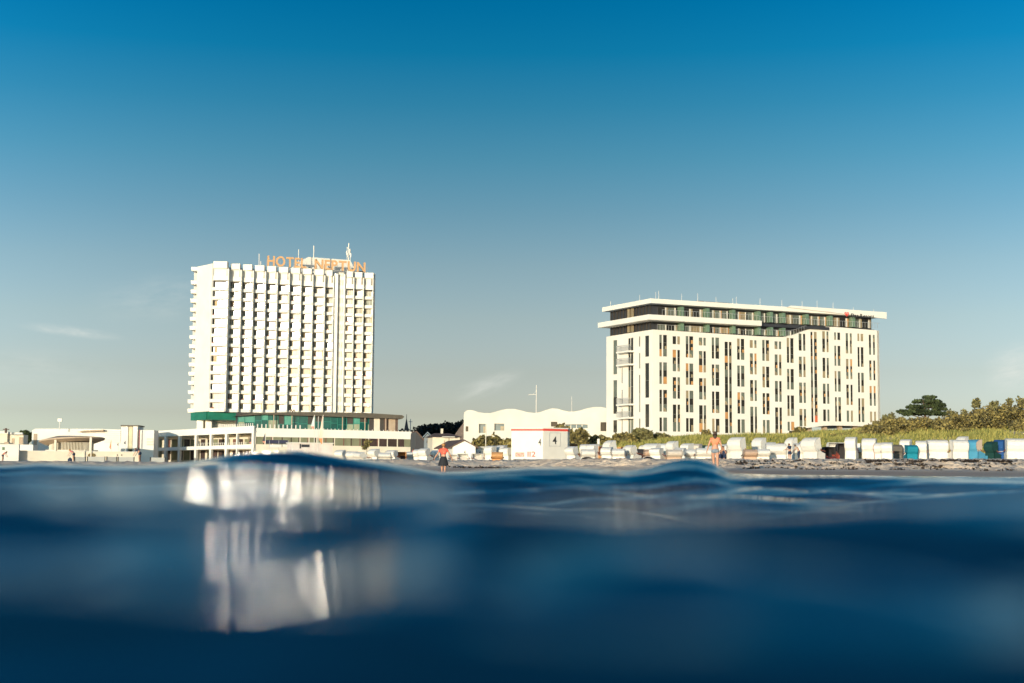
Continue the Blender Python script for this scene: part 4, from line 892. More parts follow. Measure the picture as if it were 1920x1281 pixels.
a, z0 = F.hit(781, 811); b, z1 = F.hit(795, 828); mb = MB(); F.poly(mb, [(a - .2, 1.2), (b, 1.2), (b, z1), (a, z0), (a - .2, z0)], 0, -9); mb.build('wall', M['anthra'], t_); mb = MB(); F.poly(mb, [(b + .3, z1 - .3), (b + .4, z1 + .1), (a, z0 + .35), (a, z0)], .3, -9.3); mb.build('roof', M['brown'], t_)  # dark walls all round, brown roof
# church spire
p = at(762, 808, 560); t_ = thing('church_spire', (p.x, p.y, 1), 'dark pointed church spire right of the glazed pavilion', 'church')
mb = MB(); z0, z1 = p.z, zy(762, 782, 560); w = 4.2 / FPX * 560
mb.add([(p.x - w, p.y - w, z0), (p.x + w, p.y - w, z0), (p.x + w, p.y + w, z0), (p.x - w, p.y + w, z0), (p.x, p.y, z1)], [(0, 1, 4), (1, 2, 4), (2, 3, 4), (3, 0, 4), (3, 2, 1, 0)]); mb.build('spire', M['anthra'], t_)
mb = MB(); mb.box(p.x - w * .9, p.x + w * .9, p.y - w * .9, p.y + w * .9, 1, z0); mb.build('tower', M['anthra'], t_); mb = MB(); mb.tube(Vector((p.x, p.y, z1 - .5)), Vector((p.x, p.y, zy(762, 777, 560))), .12, .08, 5); mb.build('finial', M['anthra'], t_)
p = at(769.5, 810, 540); t_ = thing('transmission_mast', (p.x, p.y, 1), 'thin lattice mast with a small crossarm between spire and trees', 'mast'); mb = MB(); z1 = zy(769.5, 786, 540); mb.tube(Vector((p.x, p.y, 1)), Vector((p.x, p.y, z1)), .25, .15, 5); mb.build('pole', M['metal'], t_); mb = MB(); mb.tube(Vector((p.x - .7, p.y, z1 - 1)), Vector((p.x + .7, p.y, z1 - 1)), .12, .12, 5); mb.build('crossarm', M['metal'], t_)
# ---------------- beach huts, container, flagpoles, signs ----------------
CD = 108.0
cA, cC, cB = at(958.5, 866, 108.7), at(1018, 866, 108.0), at(1064, 866, 109.0)
cont = thing('lifeguard_container', (cC.x, cC.y, Gz(cC.x, cC.y)), 'white lifeguard container with a red stripe round its top and black fours', 'container')
F1 = Frame(cA, cC); F2_ = Frame(cC, cB)
zb_ = zy(1018, 861.5, 108); zt_ = zy(1018, 803.5, 108); zs_ = zy(1018, 807.5, 108)
bk = Vector((0.25, 2.4, 0))
mb = MB(); mb.prism([Vector((p.x, p.y, zb_)) for p in (cA, cC, cB, cB + bk, cA + bk)], Z * (zs_ - zb_)); mb.build('body', M['white2'], cont)
mb = MB(); e = 0.03; mb.prism([Vector((p.x + dx, p.y + dy, zs_ - 0.02)) for p, dx, dy in ((cA, -e, 0), (cC, 0, -e), (cB, e, 0), (cB + bk, e, 0), (cA + bk, -e, 0))], Z * (zt_ - zs_)); mb.build('red_stripe', M['red'], cont)
mb = MB(); e = 0.08; mb.prism([Vector((p.x + dx, p.y + dy, zt_ - 0.02)) for p, dx, dy in ((cA, -e, 0), (cC, 0, -e), (cB, e, 0), (cB + bk, e, 0), (cA + bk, -e, 0))], Z * 0.09); mb.build('roof_edge', M['white2'], cont)
for px in (961, 979, 1000, 1016, 1034, 1061):
    p = at(px, 866, 109.9 if px < 970 or px > 1050 else 108.8); mb = MB(); mb.box(p.x - .09, p.x + .09, p.y, p.y + .3, Gz(p.x, p.y) - .1, zb_ + .01); mb.build('foot', M['metal'], cont)
mb = MB(); u, z0 = F2_.hit(1030, 837, .02)
u1_, _ = F2_.hit(1051, 837, .02); z1 = F2_.hit(1030, 812, .02)[1]
for (a, b, c, d) in ((u, u + .03, z0, z1), (u1_ - .03, u1_, z0, z1), (u, u1_, z0, z0 + .03), (u, u1_, z1, z1 + .03)): F2_.box(mb, a, b, .005, .02, c, d)
mb.build('hatch_frame', M['metal'], cont)
def word_on(F, word, px0, px1, ybase, hpx, D, m, parent, name='lettering', v=0.01, bold=0.015):
    return text_parts(word, F, px0, ybase, px1, hpx, D, name, m, parent, 0.004, v, bold)
word_on(F1, '4', 1009.2, 1014.8, 835.5, 13, 108.2, M['ink'], cont); word_on(F2_, '4', 1036.3, 1043.8, 832.5, 13.5, 108.6, M['ink'], cont)
word_on(F1, '112', 989, 1004, 856.5, 9.5, 108.7, M['red'], cont)
mb = MB(); a, z1 = F1.hit(966.5, 848.7); b, z0 = F1.hit(983, 856.5); F1.box(mb, a, b, 0.004, 0.012, z0, z1); pn = mb.build('notice_panel', mat('notice_pink', (0.62, 0.16, 0.10), 0.6, .05), cont)
word_on(F1, 'NOTRUF', 967.5, 982, 855.6, 5.6, 108.9, M['white2'], pn, v=0.014, bold=0.0)
# white gabled lifeguard hut with a brown roof
hA, hB = at(838, 864, 128), at(896, 864, 122)
HF = fr(849, 122, 891.5, 121.5); hut = thing('gabled_beach_hut', (HF.P.x, HF.P.y, Gz(HF.P.x, HF.P.y)), 'white gabled beach hut with a brown roof and small black fours', 'hut')
a, zE = HF.hit(849, 838); b, _ = HF.hit(891.5, 838); r_, zR = HF.hit(871.5, 827.3); g0 = Gz(HF.P.x, 122) - .1
mb = MB(); sk = Vector((-1.6, 6, 0))
mb.prism([HF.p(a, 0, g0), HF.p(b, 0, g0), HF.p(b, 0, zE), HF.p(r_, 0, zR), HF.p(a, 0, zE)], sk); mb.build('wall', M['white'], hut)
mb = MB(); n_ = HF.n * 0.12
for (p, q_) in (((a - .25, zE - .12), (r_, zR + .04)), ((b + .35, zE - .16), (r_, zR + .04))):
    mb.prism([HF.p(p[0], .12, p[1]), HF.p(q_[0], .12, q_[1]), HF.p(q_[0], .12, q_[1] + .1), HF.p(p[0], .12, p[1] + .1)], sk * 1.05)
mb.build('roof', M['brown'], hut)
word_on(HF, '4', 870, 872.8, 851, 6, 122, M['ink'], hut)
HF3 = fr(891.6, 123, 909.5, 123); hut2 = thing('beach_shed', (HF3.P.x, HF3.P.y, Gz(HF3.P.x, 123)), 'small white shed with a black four beside the gabled beach hut', 'shed')
mb = MB(); HF3.box(mb, 0.02, HF3.len - .1, -.2, -2, g0, HF3.hit(900, 839)[1]); mb.build('wall', M['white'], hut2); mb = MB(); HF3.box(mb, -.05, HF3.len, 0, -2.2, HF3.hit(900, 839)[1], HF3.hit(900, 837.6)[1]); mb.build('roof', M['white2'], hut2)
word_on(HF3, '4', 898.5, 901, 851, 5.5, 123, M['ink'], hut2, v=-.19)
mb = MB(); HF3.box(mb, HF3.len - .12, HF3.len + .45, -.1, -.9, g0, HF3.hit(905, 842)[1]); mb.build('door', M['tan'], hut2)
def pole_on(px, y0, D, r, name, label, cat, m='white2'):
    g = gp(px, D); t_ = thing(name, g, label, cat); mb = MB(); mb.tube(g - Z * .2, Vector((g.x, g.y, zy(px, y0, D))), r, r * .8, 8); mb.build('pole', M[m], t_); return t_
pole_on(910.5, 795, 118, .045, 'flagpole', 'bare cream pole between the gabled hut and the orange beach chair', 'pole', 'cream')
t_ = pole_on(1122, 826, 110, .03, 'sign_post', 'small blank white sign on a post among the chairs right of the container', 'sign'); p = at(1122, 829, 110); mb = MB(); mb.box(p.x - .09, p.x + .09, p.y - .06, p.y - .03, zy(1122, 837, 110), zy(1122, 823, 110)); mb.build('panel', M['white2'], t_)
# feather flags and poles on the left
def feather(px, y0, y1, D, m, label, name='flag_pole', w=7, low=None):
    g = gp(px, D); t_ = thing(name, g, label, 'flag'); zt = zy(px, y0, D); r = 0.06 if D < 260 else .08
    mb = MB(); mb.tube(g - Z * .2, Vector((g.x, g.y, zt)), r, r * .7, 6); mb.build('pole', M['white2'], t_)
    k = D / FPX; mb = MB(); zz = [y0 + 2, y0 + (y1 - y0) * .45, y0 + (y1 - y0) * .8, y1]; ww = [0.5, w * .6, w, w * .2]
    pts = [Vector((g.x - .08 - wi * k, g.y, zy(px, yy, D))) for yy, wi in zip(zz, ww)]; rt_ = [Vector((g.x - .08, g.y, zy(px, yy, D))) for yy in zz]
    vs = []; n = 4
    for d in (0, 0.04): vs += [p + Vector((0, d + .12 * math.sin(i * 2.0), 0)) for i, p in enumerate(pts)] + [p + Vector((0, d, 0)) for p in rt_]
    fs = []
    for i in range(n - 1): fs += [(i, i + 4, i + 5, i + 1), (i + 8, i + 9, i + 13, i + 12), (i, i + 1, i + 9, i + 8)]
    fs += [(3, 7, 15, 11), (0, 8, 12, 4)]
    mb.add(vs, fs); 
    if low is not None: mb.m = [0, 0, 0, 0, 0, 0, 1, 1, 1, 1, 1]
    mb.build('flag_cloth', m, t_); return t_
fb = mat('flag_pale_blue', (0.55, 0.62, 0.60), 0.8, .05); fp = mat('flag_peach', (0.75, 0.55, 0.42), .8, .05); fo = mat('flag_orange', (0.75, 0.25, 0.10), .8); fd = mat('flag_dark', (.05, .05, .06), .8); fpk = mat('flag_pink', (.65, .28, .2), .8)
feather(588.5, 778, 805, 232, [fb, fpk], 'tall pole with a pale blue furled flag in front of the terrace', w=6, low=1)
pole_on(595.5, 781, 236, .06, 'plain_flagpole', 'bare white flagpole between the pale blue and the peach flag', 'pole')
feather(604.5, 778, 833, 230, [fp, fo], 'tall pole with a long peach flag orange at its foot', w=6.5, low=1)
feather(471, 812, 833, 250, [fd, fpk], 'small beach flag dark above pink, left one before the blue awning', w=4, low=1); feather(497, 811, 832, 250, [fd, fpk], 'small beach flag dark above pink, right one before the blue awning', w=5, low=1)
feather(208, 824, 843, 300, [fo, fpk], 'orange beach flag in front of the white wall left of the stair tower', w=3, low=1)
feather(221.5, 828, 836, 300, [fd, fd], 'tiny dark beach flag, left of the two before the stair tower', w=2); feather(235, 825, 833, 300, [fd, fd], 'tiny dark beach flag, right of the two before the stair tower', w=3)
# windbreak screens along the left of the beach
wm = mat('windbreak_cloth', (0.50, 0.50, 0.45), 0.8, .06); labs = ['white windbreak panel nearest the cyclist in pink', 'second white windbreak panel from the cyclist, between two dark posts', 'third white windbreak panel from the cyclist', 'white windbreak panel left of the bending man in navy', 'pale windbreak panel right of the bending man in navy']
for i, (a, b, yt) in enumerate(((141, 163, 857), (165, 199.5, 856.5), (201.5, 221.5, 856.8), (222.5, 254, 857.2), (283, 312, 858))):
    Fw = fr(a, 118, b, 118.6); g = Gz(Fw.P.x, 118) - .1; t_ = thing('windbreak', (Fw.P.x, Fw.P.y, g), labs[i], 'windbreak', 'white windbreak panels on the left of the beach')
    mb = MB(); Fw.box(mb, 0.08, Fw.len - .08, 0, -.03, g + .1, Fw.hit(a, yt)[1]); mb.build('cloth', wm, t_); mb = MB(); Fw.box(mb, 0, .07, .02, -.05, g, Fw.hit(a, yt - .6)[1]); mb.build('post', M['dark'], t_); mb = MB(); Fw.box(mb, Fw.len - .07, Fw.len, .02, -.05, g, Fw.hit(a, yt - .6)[1]); mb.build('post', M['dark'], t_)
# ---------------- hooded beach chairs ----------------
CM = {'white': mat('wicker_white', (0.73, 0.70, 0.62), 0.7, .08, 6, bump=.2), 'tan': mat('wicker_tan', (0.52, 0.36, 0.25), .7, .12, 6, bump=.2), 'orange': mat('wicker_honey', (0.62, 0.32, 0.12), .7, .12, 6, bump=.2), 'cream': mat('wicker_cream', (0.62, 0.54, 0.44), .7, .1, 6),
      'blue': mat('cloth_blue', (0.03, 0.17, 0.34), .8, .1), 'teal': mat('cloth_teal', (0.0, 0.20, 0.27), .8, .1), 'light': mat('cloth_light_blue', (0.07, 0.30, 0.45), .8, .1, 2), 'green': mat('cloth_dark_green', (0.005, 0.05, 0.04), .8, .1), 'navy': mat('cloth_royal_blue', (0.01, 0.08, 0.25), .8, .1),
      'wine': mat('cloth_wine', (0.10, 0.012, 0.015), .8, .1), 'black': mat('cloth_charcoal', (0.03, 0.025, 0.025), .8, .1), 'red': mat('side_red', (0.48, 0.10, 0.06), .7, .1), 'wood': mat('handle_wood', (0.26, 0.09, 0.05), .6, .1), 'brown': mat('cloth_brown', (.22, .11, .07), .8, .1), 'olive': mat('wicker_olive', (0.14, 0.12, 0.09), .8, .1), 'stripe': mat('cloth_stripe', (0.62, .48, .36), .8, .1)}
def chair(px, D, h_px, w_px, az, label, shell='white', lining='cream', hood=None, tilt=0.25, handle='wood', side=None, foot=False, cover=None, gname='hooded wicker beach chairs on the sand', dz=0.0):
    """az: direction the open side faces, degrees clockwise from straight away from the sea (0 = we see the back)"""
    if az <= -12 and abs(px - 1404) > 0: az = min(54, abs(az) * 1.5)
    g = gp(px, D); Hh = h_px * D / FPX; Wd = w_px * D / FPX; sa, ca = abs(math.sin(math.radians(az))), abs(math.cos(math.radians(az)))
    Wd = max(0.8, min((Wd - 0.8 * sa) / max(ca, 0.4), 1.7)); s = Hh / 1.6
    t_ = thing('beach_chair', g + Z * dz, label, 'beach chair', gname)
    Rm = Matrix.Translation(g + Z * (dz - .04)) @ Matrix.Rotation(-math.radians(az), 4, 'Z')
    w = Wd / 2; hood = hood or shell; side = side or shell
    V = lambda x, y, z: Vector((x, y, z * s))
    th = .05
    # lower box: back panel, two sides, seat
    mb = MB(); mb.prism([V(-w, -.42, .03), V(w, -.42, .03), V(w, -.36, .85), V(-w, -.36, .85)], Vector((0, .06, 0))); mb.xf(Rm).build('back_panel', CM[cover or shell], t_)
    for sg in (-1, 1):
        mb = MB(); x = sg * w; pr = [V(x, -.42, .03), V(x, .42, .03), V(x, .45, .52), V(x, .1, .62), V(x, -.36, .85)]
        mb.prism(pr, Vector((-sg * th, 0, 0))); mb.xf(Rm).build('side_panel', CM[side], t_)
        mb = MB(); hx = x + sg * .035; mb.path([V(hx, .40, .66), V(hx, .2, .74), V(hx, .02, .72), V(hx, -.12, .84)], .032, 5); mb.xf(Rm).build('handle', CM[handle], t_)
    mb = MB(); mb.box(-w + th, w - th, -.36, .42, .03 * s, .40 * s); mb.xf(Rm).build('seat_box', CM[shell], t_)
    mb = MB(); mb.box(-w + .07, w - .07, -.3, .40, .40 * s, .50 * s); mb.prism([V(-w + .07, -.34, .5), V(w - .07, -.34, .5), V(w - .07, -.42, 1.0), V(-w + .07, -.42, 1.0)], Vector((0, .1, 0))); mb.xf(Rm).build('cushion', CM[lining], t_)
    # hood: curved shell leaning back, hinged at the arm height
    prof = [(-.36, .72), (-.44, 1.0), (-.43, 1.28), (-.33, 1.48), (-.14, 1.575), (.10, 1.60), (.36, 1.555)]
    ct, st = math.cos(tilt), math.sin(tilt)
    def rot(y, z): y0, z0 = -.05, .70; y -= y0; z -= z0; return (y0 + y * ct - z * st, z0 + y * st + z * ct)
    pr = [rot(y, z) for y, z in prof]; mb = MB(); n = len(pr); vs = []
    ysc = 1.0
    for x in (-w, w): vs += [V(x, y, z) for y, z in pr]
    inn = []
    for x in (-w + th, w - th): inn += [V(x, y + .045, z - .045) for y, z in pr]
    vs += inn; fs = []
    for i in range(n - 1): fs += [(i, i + 1, n + i + 1, n + i), (2 * n + i, 3 * n + i, 3 * n + i + 1, 2 * n + i + 1)]
    fs += [(n - 1, 3 * n - 1, 4 * n - 1, 2 * n - 1), (0, n, 3 * n, 2 * n)]
    mb.add(vs, fs); mb.xf(Rm).build('hood', CM[cover or hood], t_)
    fr_ = rot(.36, 1.555); lo = rot(.12, .80)
    for sg in (-1, 1):
        mb = MB(); pl = [V(sg * w, y, z) for y, z in pr] + [V(sg * w, *lo)]; mb.prism(pl, Vector((-sg * th, 0, 0))); mb.xf(Rm).build('hood_side', CM[hood], t_)
    if foot:
        mb = MB(); mb.box(-w + .08, w - .08, .45, .85, .1 * s, .36 * s); mb.xf(Rm).build('footrest', CM[shell], t_)
    return t_
# px, distance, height px, width px, azimuth, label, options
K = dict
CH = [
 (1074, 116, 31, 17, 150, 'honey coloured chair just right of the lifeguard container, behind a white one', K(shell='orange', hood='orange')),
 (1076, 103, 27, 24, -25, 'round backed white chair touching the right corner of the lifeguard container', K(tilt=.5)),
 (1099, 112, 30, 21, 20, 'white chair behind, second to the right of the container, left of the small sign', K()),
 (1114, 110, 30, 17, 40, 'narrow white chair directly left of the small white sign post', K()),
 (1102, 98, 22, 27, 0, 'low white chair in front of the small sign, behind a dark blue rolled towel', K(tilt=.7)),
 (1130, 110, 26, 17, 160, 'honey coloured chair right behind the small white sign post', K(shell='orange', hood='orange')),
 (1149, 106, 37, 29, -35, 'big white chair with its hood tipped right, third right of the small sign', K(tilt=.5)),
 (1161, 99, 22, 28, 10, 'low white chair in front of the big tipped one right of the small sign', K(tilt=.75)),
 (1168, 117, 24, 12, 140, 'narrow honey coloured chair peeping out left of the red and teal one', K(shell='orange', hood='orange')),
 (1186, 114, 25, 24, -40, 'chair with a wine red and teal hood lining under a white top', K(shell='wine', hood='white', cover='wine', lining='teal')),
 (1187, 108.5, 21, 18, -30, 'chair draped in teal cloth just in front of the wine red one', K(shell='teal', hood='teal', tilt=.4)),
 (1187, 100, 28, 27, -30, 'white chair with rounded tipped back below the wine red and teal ones', K(tilt=.6)),
 (1203, 112, 21, 9, 0, 'slim charcoal covered chair between the rounded white one and the tan back', K(shell='black', hood='black', tilt=.1)),
 (1217, 99, 21, 21, 0, 'tan backed low chair left of centre of the right beach', K(shell='tan', hood='tan', tilt=.8)),
 (1226, 112, 31, 37, -28, 'wide white chair with grey folds on its hood behind the low tan one', K(tilt=.45)),
 (1233, 98, 24, 14, 30, 'small white chair standing right of the low tan back', K(tilt=.3)),
 (1264, 113, 36, 27, -32, 'white chair with hood thrown up high behind the mauve tan chair', K(tilt=.35, lining='tan')),
 (1263, 98, 22, 29, 0, 'mauve tan chair back partly hidden by the wave', K(shell='tan', hood='cream', tilt=.8)),
 (1291, 109, 32, 28, -30, 'white chair with cream striped hood left of the dark green hood', K(lining='stripe')),
 (1307, 114, 30, 19, -20, 'cream chair between white chairs, left behind the dark green hood', K(shell='cream', hood='cream')),
 (1315, 118, 27, 19, 0, 'dark green hooded chair left of the woman in denim shorts', K(shell='green', hood='green')),
 (1318, 99, 24, 30, 0, 'low wide white chair left of the legs of the woman in denim shorts', K(tilt=.8)),
 (1352, 116, 29, 10, 0, 'white chair mostly hidden behind the woman in denim shorts', K()),
 (1386, 105, 42, 36, -32, 'large white chair right of the seated woman, hood tipped right', K(tilt=.45)),
 (1405, 97, 21, 25, 0, 'tan backed low chair right of the large white one by the seated woman', K(shell='tan', hood='tan', tilt=.8, handle='black')),
 (1428, 110, 41, 30, -32, 'white chair with high tipped hood above the tan backed one', K(tilt=.45)),
 (1429, 97, 22, 24, 0, 'low white chair with a bent handle between tan back and wide white back', K(tilt=.8)),
 (1454, 99, 31, 40, 5, 'very wide white chair back left of the boy in navy', K(tilt=.7)),
 (1470, 114, 32, 18, 0, 'chair with a brown hood peeping over the boy in navy', K(shell='brown', hood='brown', tilt=.1)),
 (1488, 113, 42, 22, -35, 'white chair with high hood behind the boy in navy', K(tilt=.4)),
 (1500, 104, 31, 26, 0, 'white chair straight behind the smaller child', K(tilt=.5)),
 (1526, 103, 42, 38, -35, 'large white chair with red brown handle right of the smaller child', K(tilt=.5, side='white', lining='wine')),
 (1555, 106, 25, 26, 165, 'open chair showing its dark wine lining, red side boards', K(shell='wine', hood='black', lining='black', side='red', cover='black')),
 (1568, 112, 32, 32, 180, 'white hooded chair seen from the front, dark lining inside', K(shell='white', lining='black', cover='white')),
 (1580, 105.5, 31, 17, 178, 'charcoal fringed chair between white ones, facing the sea', K(shell='black', hood='black', lining='black', side='red')),
 (1597, 103, 43, 24, 25, 'tall white chair with a red side board and curved handle, right of the dark ones', K(tilt=.3, side='white')),
 (1613, 109, 31, 18, 120, 'white chair with honey side next to the tall white one', K(shell='orange', hood='white', side='orange')),
 (1631, 105, 40, 32, -15, 'white domed chair with panelled side, left of the red boarded one', K(tilt=.35)),
 (1653, 103, 33, 23, 35, 'white chair over red side boards left of the slim olive one', K(tilt=.4, side='red', shell='red', cover='white')),
 (1664, 101, 33, 22, 20, 'white tilted chair with a curved red handle, directly left of the olive chair', K(tilt=.35)),
 (1680, 106, 29, 13, 0, 'slim olive grey wicker chair between white and teal', K(shell='olive', hood='olive', tilt=.15)),
 (1700, 107, 38, 26, 30, 'white chair with hood tipped over the teal backed one', K(tilt=.3)),
 (1708, 102, 29, 18, 0, 'teal blue backed chair', K(shell='teal', hood='teal', side='teal', tilt=.2)),
 (1728, 103, 36, 25, -12, 'plain white rounded chair back right of the teal one', K(tilt=.35)),
 (1757, 105, 38, 40, 4, 'widest plain white chair back in the right row', K(tilt=.25, handle='wood')),
 (1797, 104, 38, 33, -6, 'white chair back with a dark bar at its foot left of the light blue chair', K(tilt=.25)),
 (1808, 111, 44, 22, -30, 'white hood standing high behind the light blue chair', K(tilt=.4)),
 (1830, 104, 38, 31, -38, 'light blue chair with a beige striped hood side', K(shell='light', hood='stripe', cover='light', side='light', lining='stripe', tilt=.25, foot=True)),
 (1862, 107, 35, 23, -40, 'dark green chair right of the light blue one', K(shell='green', hood='green', lining='cream', tilt=.3)),
 (1876, 109, 39, 22, 35, 'royal blue chair behind the dark green one', K(shell='navy', hood='navy', lining='cream', tilt=.1)),
 (1904, 104, 40, 38, 6, 'large white chair back at the right edge of the photo', K(tilt=.3)),
 (1127, 119, 27, 20, -25, 'white chair half hidden behind the honey coloured one by the small sign', K()),
 (1140, 103, 25, 18, 20, 'small white chair squeezed before the big tipped one, third right of the sign', K(tilt=.5)),
 (1212, 118, 28, 20, -30, 'white chair back behind the slim charcoal covered one', K()),
 (1247, 117, 30, 18, 25, 'narrow white chair between the grey folded hood and the high hood', K(tilt=.3)),
 (1279, 103, 24, 20, -20, 'low white chair right of the mauve tan back', K(tilt=.6)),
 (1296, 100, 21, 18, 5, 'low white chair touching the wave hump before the cream striped hood', K(tilt=.7)),
 (1334, 104, 27, 16, 15, 'white chair close behind the legs of the woman in denim shorts', K(tilt=.4)),
 (1372, 116, 31, 20, -30, 'white chair peeping out left behind the large white one by the seated woman', K()),
 (1447, 116, 33, 20, -30, 'white hood standing behind the wide white back left of the boy in navy', K(tilt=.4)),
 (1512, 116, 35, 20, -35, 'white hood standing high behind the smaller child', K(tilt=.4)),
 # left of the lifeguard container
 (950, 111, 27, 13, 30, 'small white chair touching the left corner of the lifeguard container', K(tilt=.2)),
 (932.5, 100, 20, 19, 0, 'honey orange chair back standing alone left of the lifeguard container', K(shell='orange', hood='orange', tilt=.9)),
 (942, 114, 30, 26, -20, 'white chair behind the honey orange back', K(tilt=.35)),
 (922, 113, 29, 14, 35, 'narrow white chair between the bare pole and the honey orange one', K(tilt=.3)),
 (896, 104, 17, 13, 170, 'small panelled white chair in front of the small white shed', K(tilt=.9, lining='cream', side='white')),
 (869, 104, 17, 13, 170, 'small panelled white chair in front of the gabled hut', K(tilt=.9, lining='cream')),
 (852, 106, 15, 9, 170, 'smallest panelled white chair beside the skirt of the woman in red', K(tilt=.9)),
 (821, 112, 22, 15, 20, 'white chair just left behind the woman in red', K(tilt=.3)),
 (798, 110, 24, 15, -20, 'white chair right of the man by the terrace building, right one of the pair', K(tilt=.4)),
 (787, 112, 23, 16, 15, 'white chair right of the man by the terrace building, left one of the pair', K(tilt=.4)),
 (752, 111, 18, 11, 180, 'honey chair with a dark open front below the terrace building', K(shell='orange', hood='orange', lining='black')),
 (765, 113, 18, 14, 0, 'white chair between the honey chair and the standing man', K(tilt=.3)),
 (737, 110, 21, 18, 25, 'white chair directly left of the honey chair with the dark front', K(tilt=.4)),
 (722, 105, 17, 24, 0, 'low white chair back second left of the honey chair with the dark front', K(tilt=.8)),
 (706, 111, 24, 26, -25, 'white chair below the plant on the terrace wall', K(tilt=.5)),
 (683, 107, 19, 24, -30, 'white chair showing a grey green opening, left of the plant', K(tilt=.7, lining='olive')),
 (662, 111, 20, 24, 10, 'white chair back third left of the plant on the terrace wall', K(tilt=.6)),
 (641, 113, 24, 22, -15, 'white chair right beside the beach bar cabin', K(tilt=.5)),
]
for (px, D, hp, wp, az, lab, kw) in CH: chair(px, D, hp, wp, az, lab, **kw)
# ---------------- vegetation ----------------
GM_ = {'dune': mat('dune_grass_blades', (0.44, 0.38, 0.095), .8, col2=(0.14, 0.165, 0.04), scale=.25, island=.5),
       'shrub': mat('shrub_leaves', (0.31, 0.25, 0.075), .8, col2=(0.055, 0.05, 0.022), scale=.45, island=.45),
       'shrubL': mat('light_shrub_leaves', (0.24, 0.22, 0.08), .8, col2=(0.08, 0.075, 0.03), scale=.5, island=.45),
       'pine': mat('pine_needles', (0.06, 0.085, 0.025), .8, col2=(0.018, 0.03, 0.01), scale=.5, island=.5),
       'wood': mat('far_wood_leaves', (0.012, 0.018, 0.012), .9, col2=(0.004, 0.007, 0.005), scale=.1, island=.4),
       'bark': mat('bark', (0.10, 0.065, 0.045), .9, .3, 3)}
def cards(name, C, size, m, parent=None, flat=0.0, seed=1, tri=False):
    """many small leaf clumps: C is an (n,3) array of world points"""
    r = np.random.RandomState(seed); n = len(C)
    a = r.normal(size=(n, 3)); a[:, 2] *= (1 - flat); a /= np.linalg.norm(a, axis=1, keepdims=True)
    b = r.normal(size=(n, 3)); b[:, 2] *= (1 - flat); b -= a * (a * b).sum(1, keepdims=True); b /= np.linalg.norm(b, axis=1, keepdims=True)
    s = size * r.uniform(0.5, 1.3, size=(n, 1)); q = s * r.uniform(0.5, 1, size=(n, 1))
    off = np.array(parent_world(parent) if parent else (0, 0, 0)); C = C - off
    vs = np.stack([C - a * s, C - b * q, C + a * s, C + b * q], 1).reshape(-1, 3).astype('f')
    me = bpy.data.meshes.new(name); me.vertices.add(4 * n); me.vertices.foreach_set('co', vs.ravel()); me.loops.add(4 * n); me.loops.foreach_set('vertex_index', np.arange(4 * n, dtype='i'))
    me.polygons.add(n); me.polygons.foreach_set('loop_start', np.arange(0, 4 * n, 4, dtype='i')); me.update(calc_edges=True); me.materials.append(m)
    o = bpy.data.objects.new(name, me); COL.objects.link(o)
    if parent: o.parent = parent
    return o
def blobpts(blobs, n, seed=1, shell=0.55):
    r = np.random.RandomState(seed); wts = np.array([b[3] * b[5] for b in blobs]); wts = wts / wts.sum(); idx = r.choice(len(blobs), n, p=wts)
    B = np.array(blobs)[idx]; d = r.normal(size=(n, 3)); d /= np.linalg.norm(d, axis=1, keepdims=True); rad = shell + (1 - shell) * r.rand(n, 1) ** 0.6
    nz = 1 + 0.18 * np.sin(d[:, :1] * 7 + B[:, :1]) * np.cos(d[:, 2:] * 6 + B[:, 1:2])
    return B[:, :3] + d * rad * B[:, 3:6] * nz
def shrub(px0, px1, ytop, ybot, D, m, label, n, seed, size=.2, name='shrub'):
    c = at((px0 + px1) / 2, ybot, D); w = (px1 - px0) / 2 / FPX * D; h = (ybot - ytop) / FPX * D; g = Vector((c.x, c.y, Gz(c.x, c.y)))
    t_ = thing(name, g, label, 'shrub'); r = random.Random(seed); bl = []
    top = zy((px0 + px1) / 2, ytop, D); base = min(g.z, top - h)
    for i in range(max(5, int(w * 4))):
        x = r.uniform(-.8, .8); hh = (1 - x * x * .6) * r.uniform(.65, 1.0); rr_ = r.uniform(.28, .4) * min(w, h) + .25
        bl.append((c.x + x * w, c.y + r.uniform(-.5, .5) * w * .5, base + (top - base) * hh - rr_ * .9, rr_ * 1.2, rr_, rr_)); bl.append((c.x + x * w, c.y, base + (top - base) * hh * .4, rr_ * 1.2, rr_, (top - base) * .35))
    P = blobpts(bl, n, seed); cards('leaves', P, size, m, t_, seed=seed)
    mb = MB()
    for i in range(6):
        x = r.uniform(-.6, .6) * w; p = Vector((c.x + x * .6, c.y, g.z - .3)); q_ = Vector((c.x + x, c.y + r.uniform(-.3, .3), base + (top - base) * .7)); mb.tube(p, (p + q_) / 2 + Vector((r.uniform(-.2, .2), 0, 0)), .06, .045, 5); mb.tube((p + q_) / 2, q_, .045, .02, 5)
    mb.build('stems', GM_['bark'], t_); return t_
shrub(886, 960, 807, 838, 160, GM_['shrub'], 'broad olive shrub behind the chairs left of the lifeguard container', 5000, 31)
shrub(1030, 1078, 791, 835, 158, GM_['shrub'], 'tall dark shrub rising behind the right corner of the lifeguard container', 4500, 32)
shrub(1066, 1104, 801, 838, 152, GM_['shrub'], 'dark rounded shrub right of the lifeguard container below the wavy building', 3500, 33)
shrub(1104, 1150, 813, 836, 156, GM_['shrub'], 'low brownish shrub under the dark window of the wavy building', 3000, 34)
shrub(1148, 1192, 811, 834, 158, GM_['shrub'], 'low reddish olive shrub at the left foot of the resort hotel', 3000, 35)
shrub(1188, 1224, 802, 832, 160, GM_['shrubL'], 'light yellowish shrub in front of the corner of the resort hotel', 3200, 36)
shrub(1222, 1250, 808, 826, 162, GM_['shrubL'], 'small light shrub right of the yellowish one at the resort hotel corner', 1800, 37)
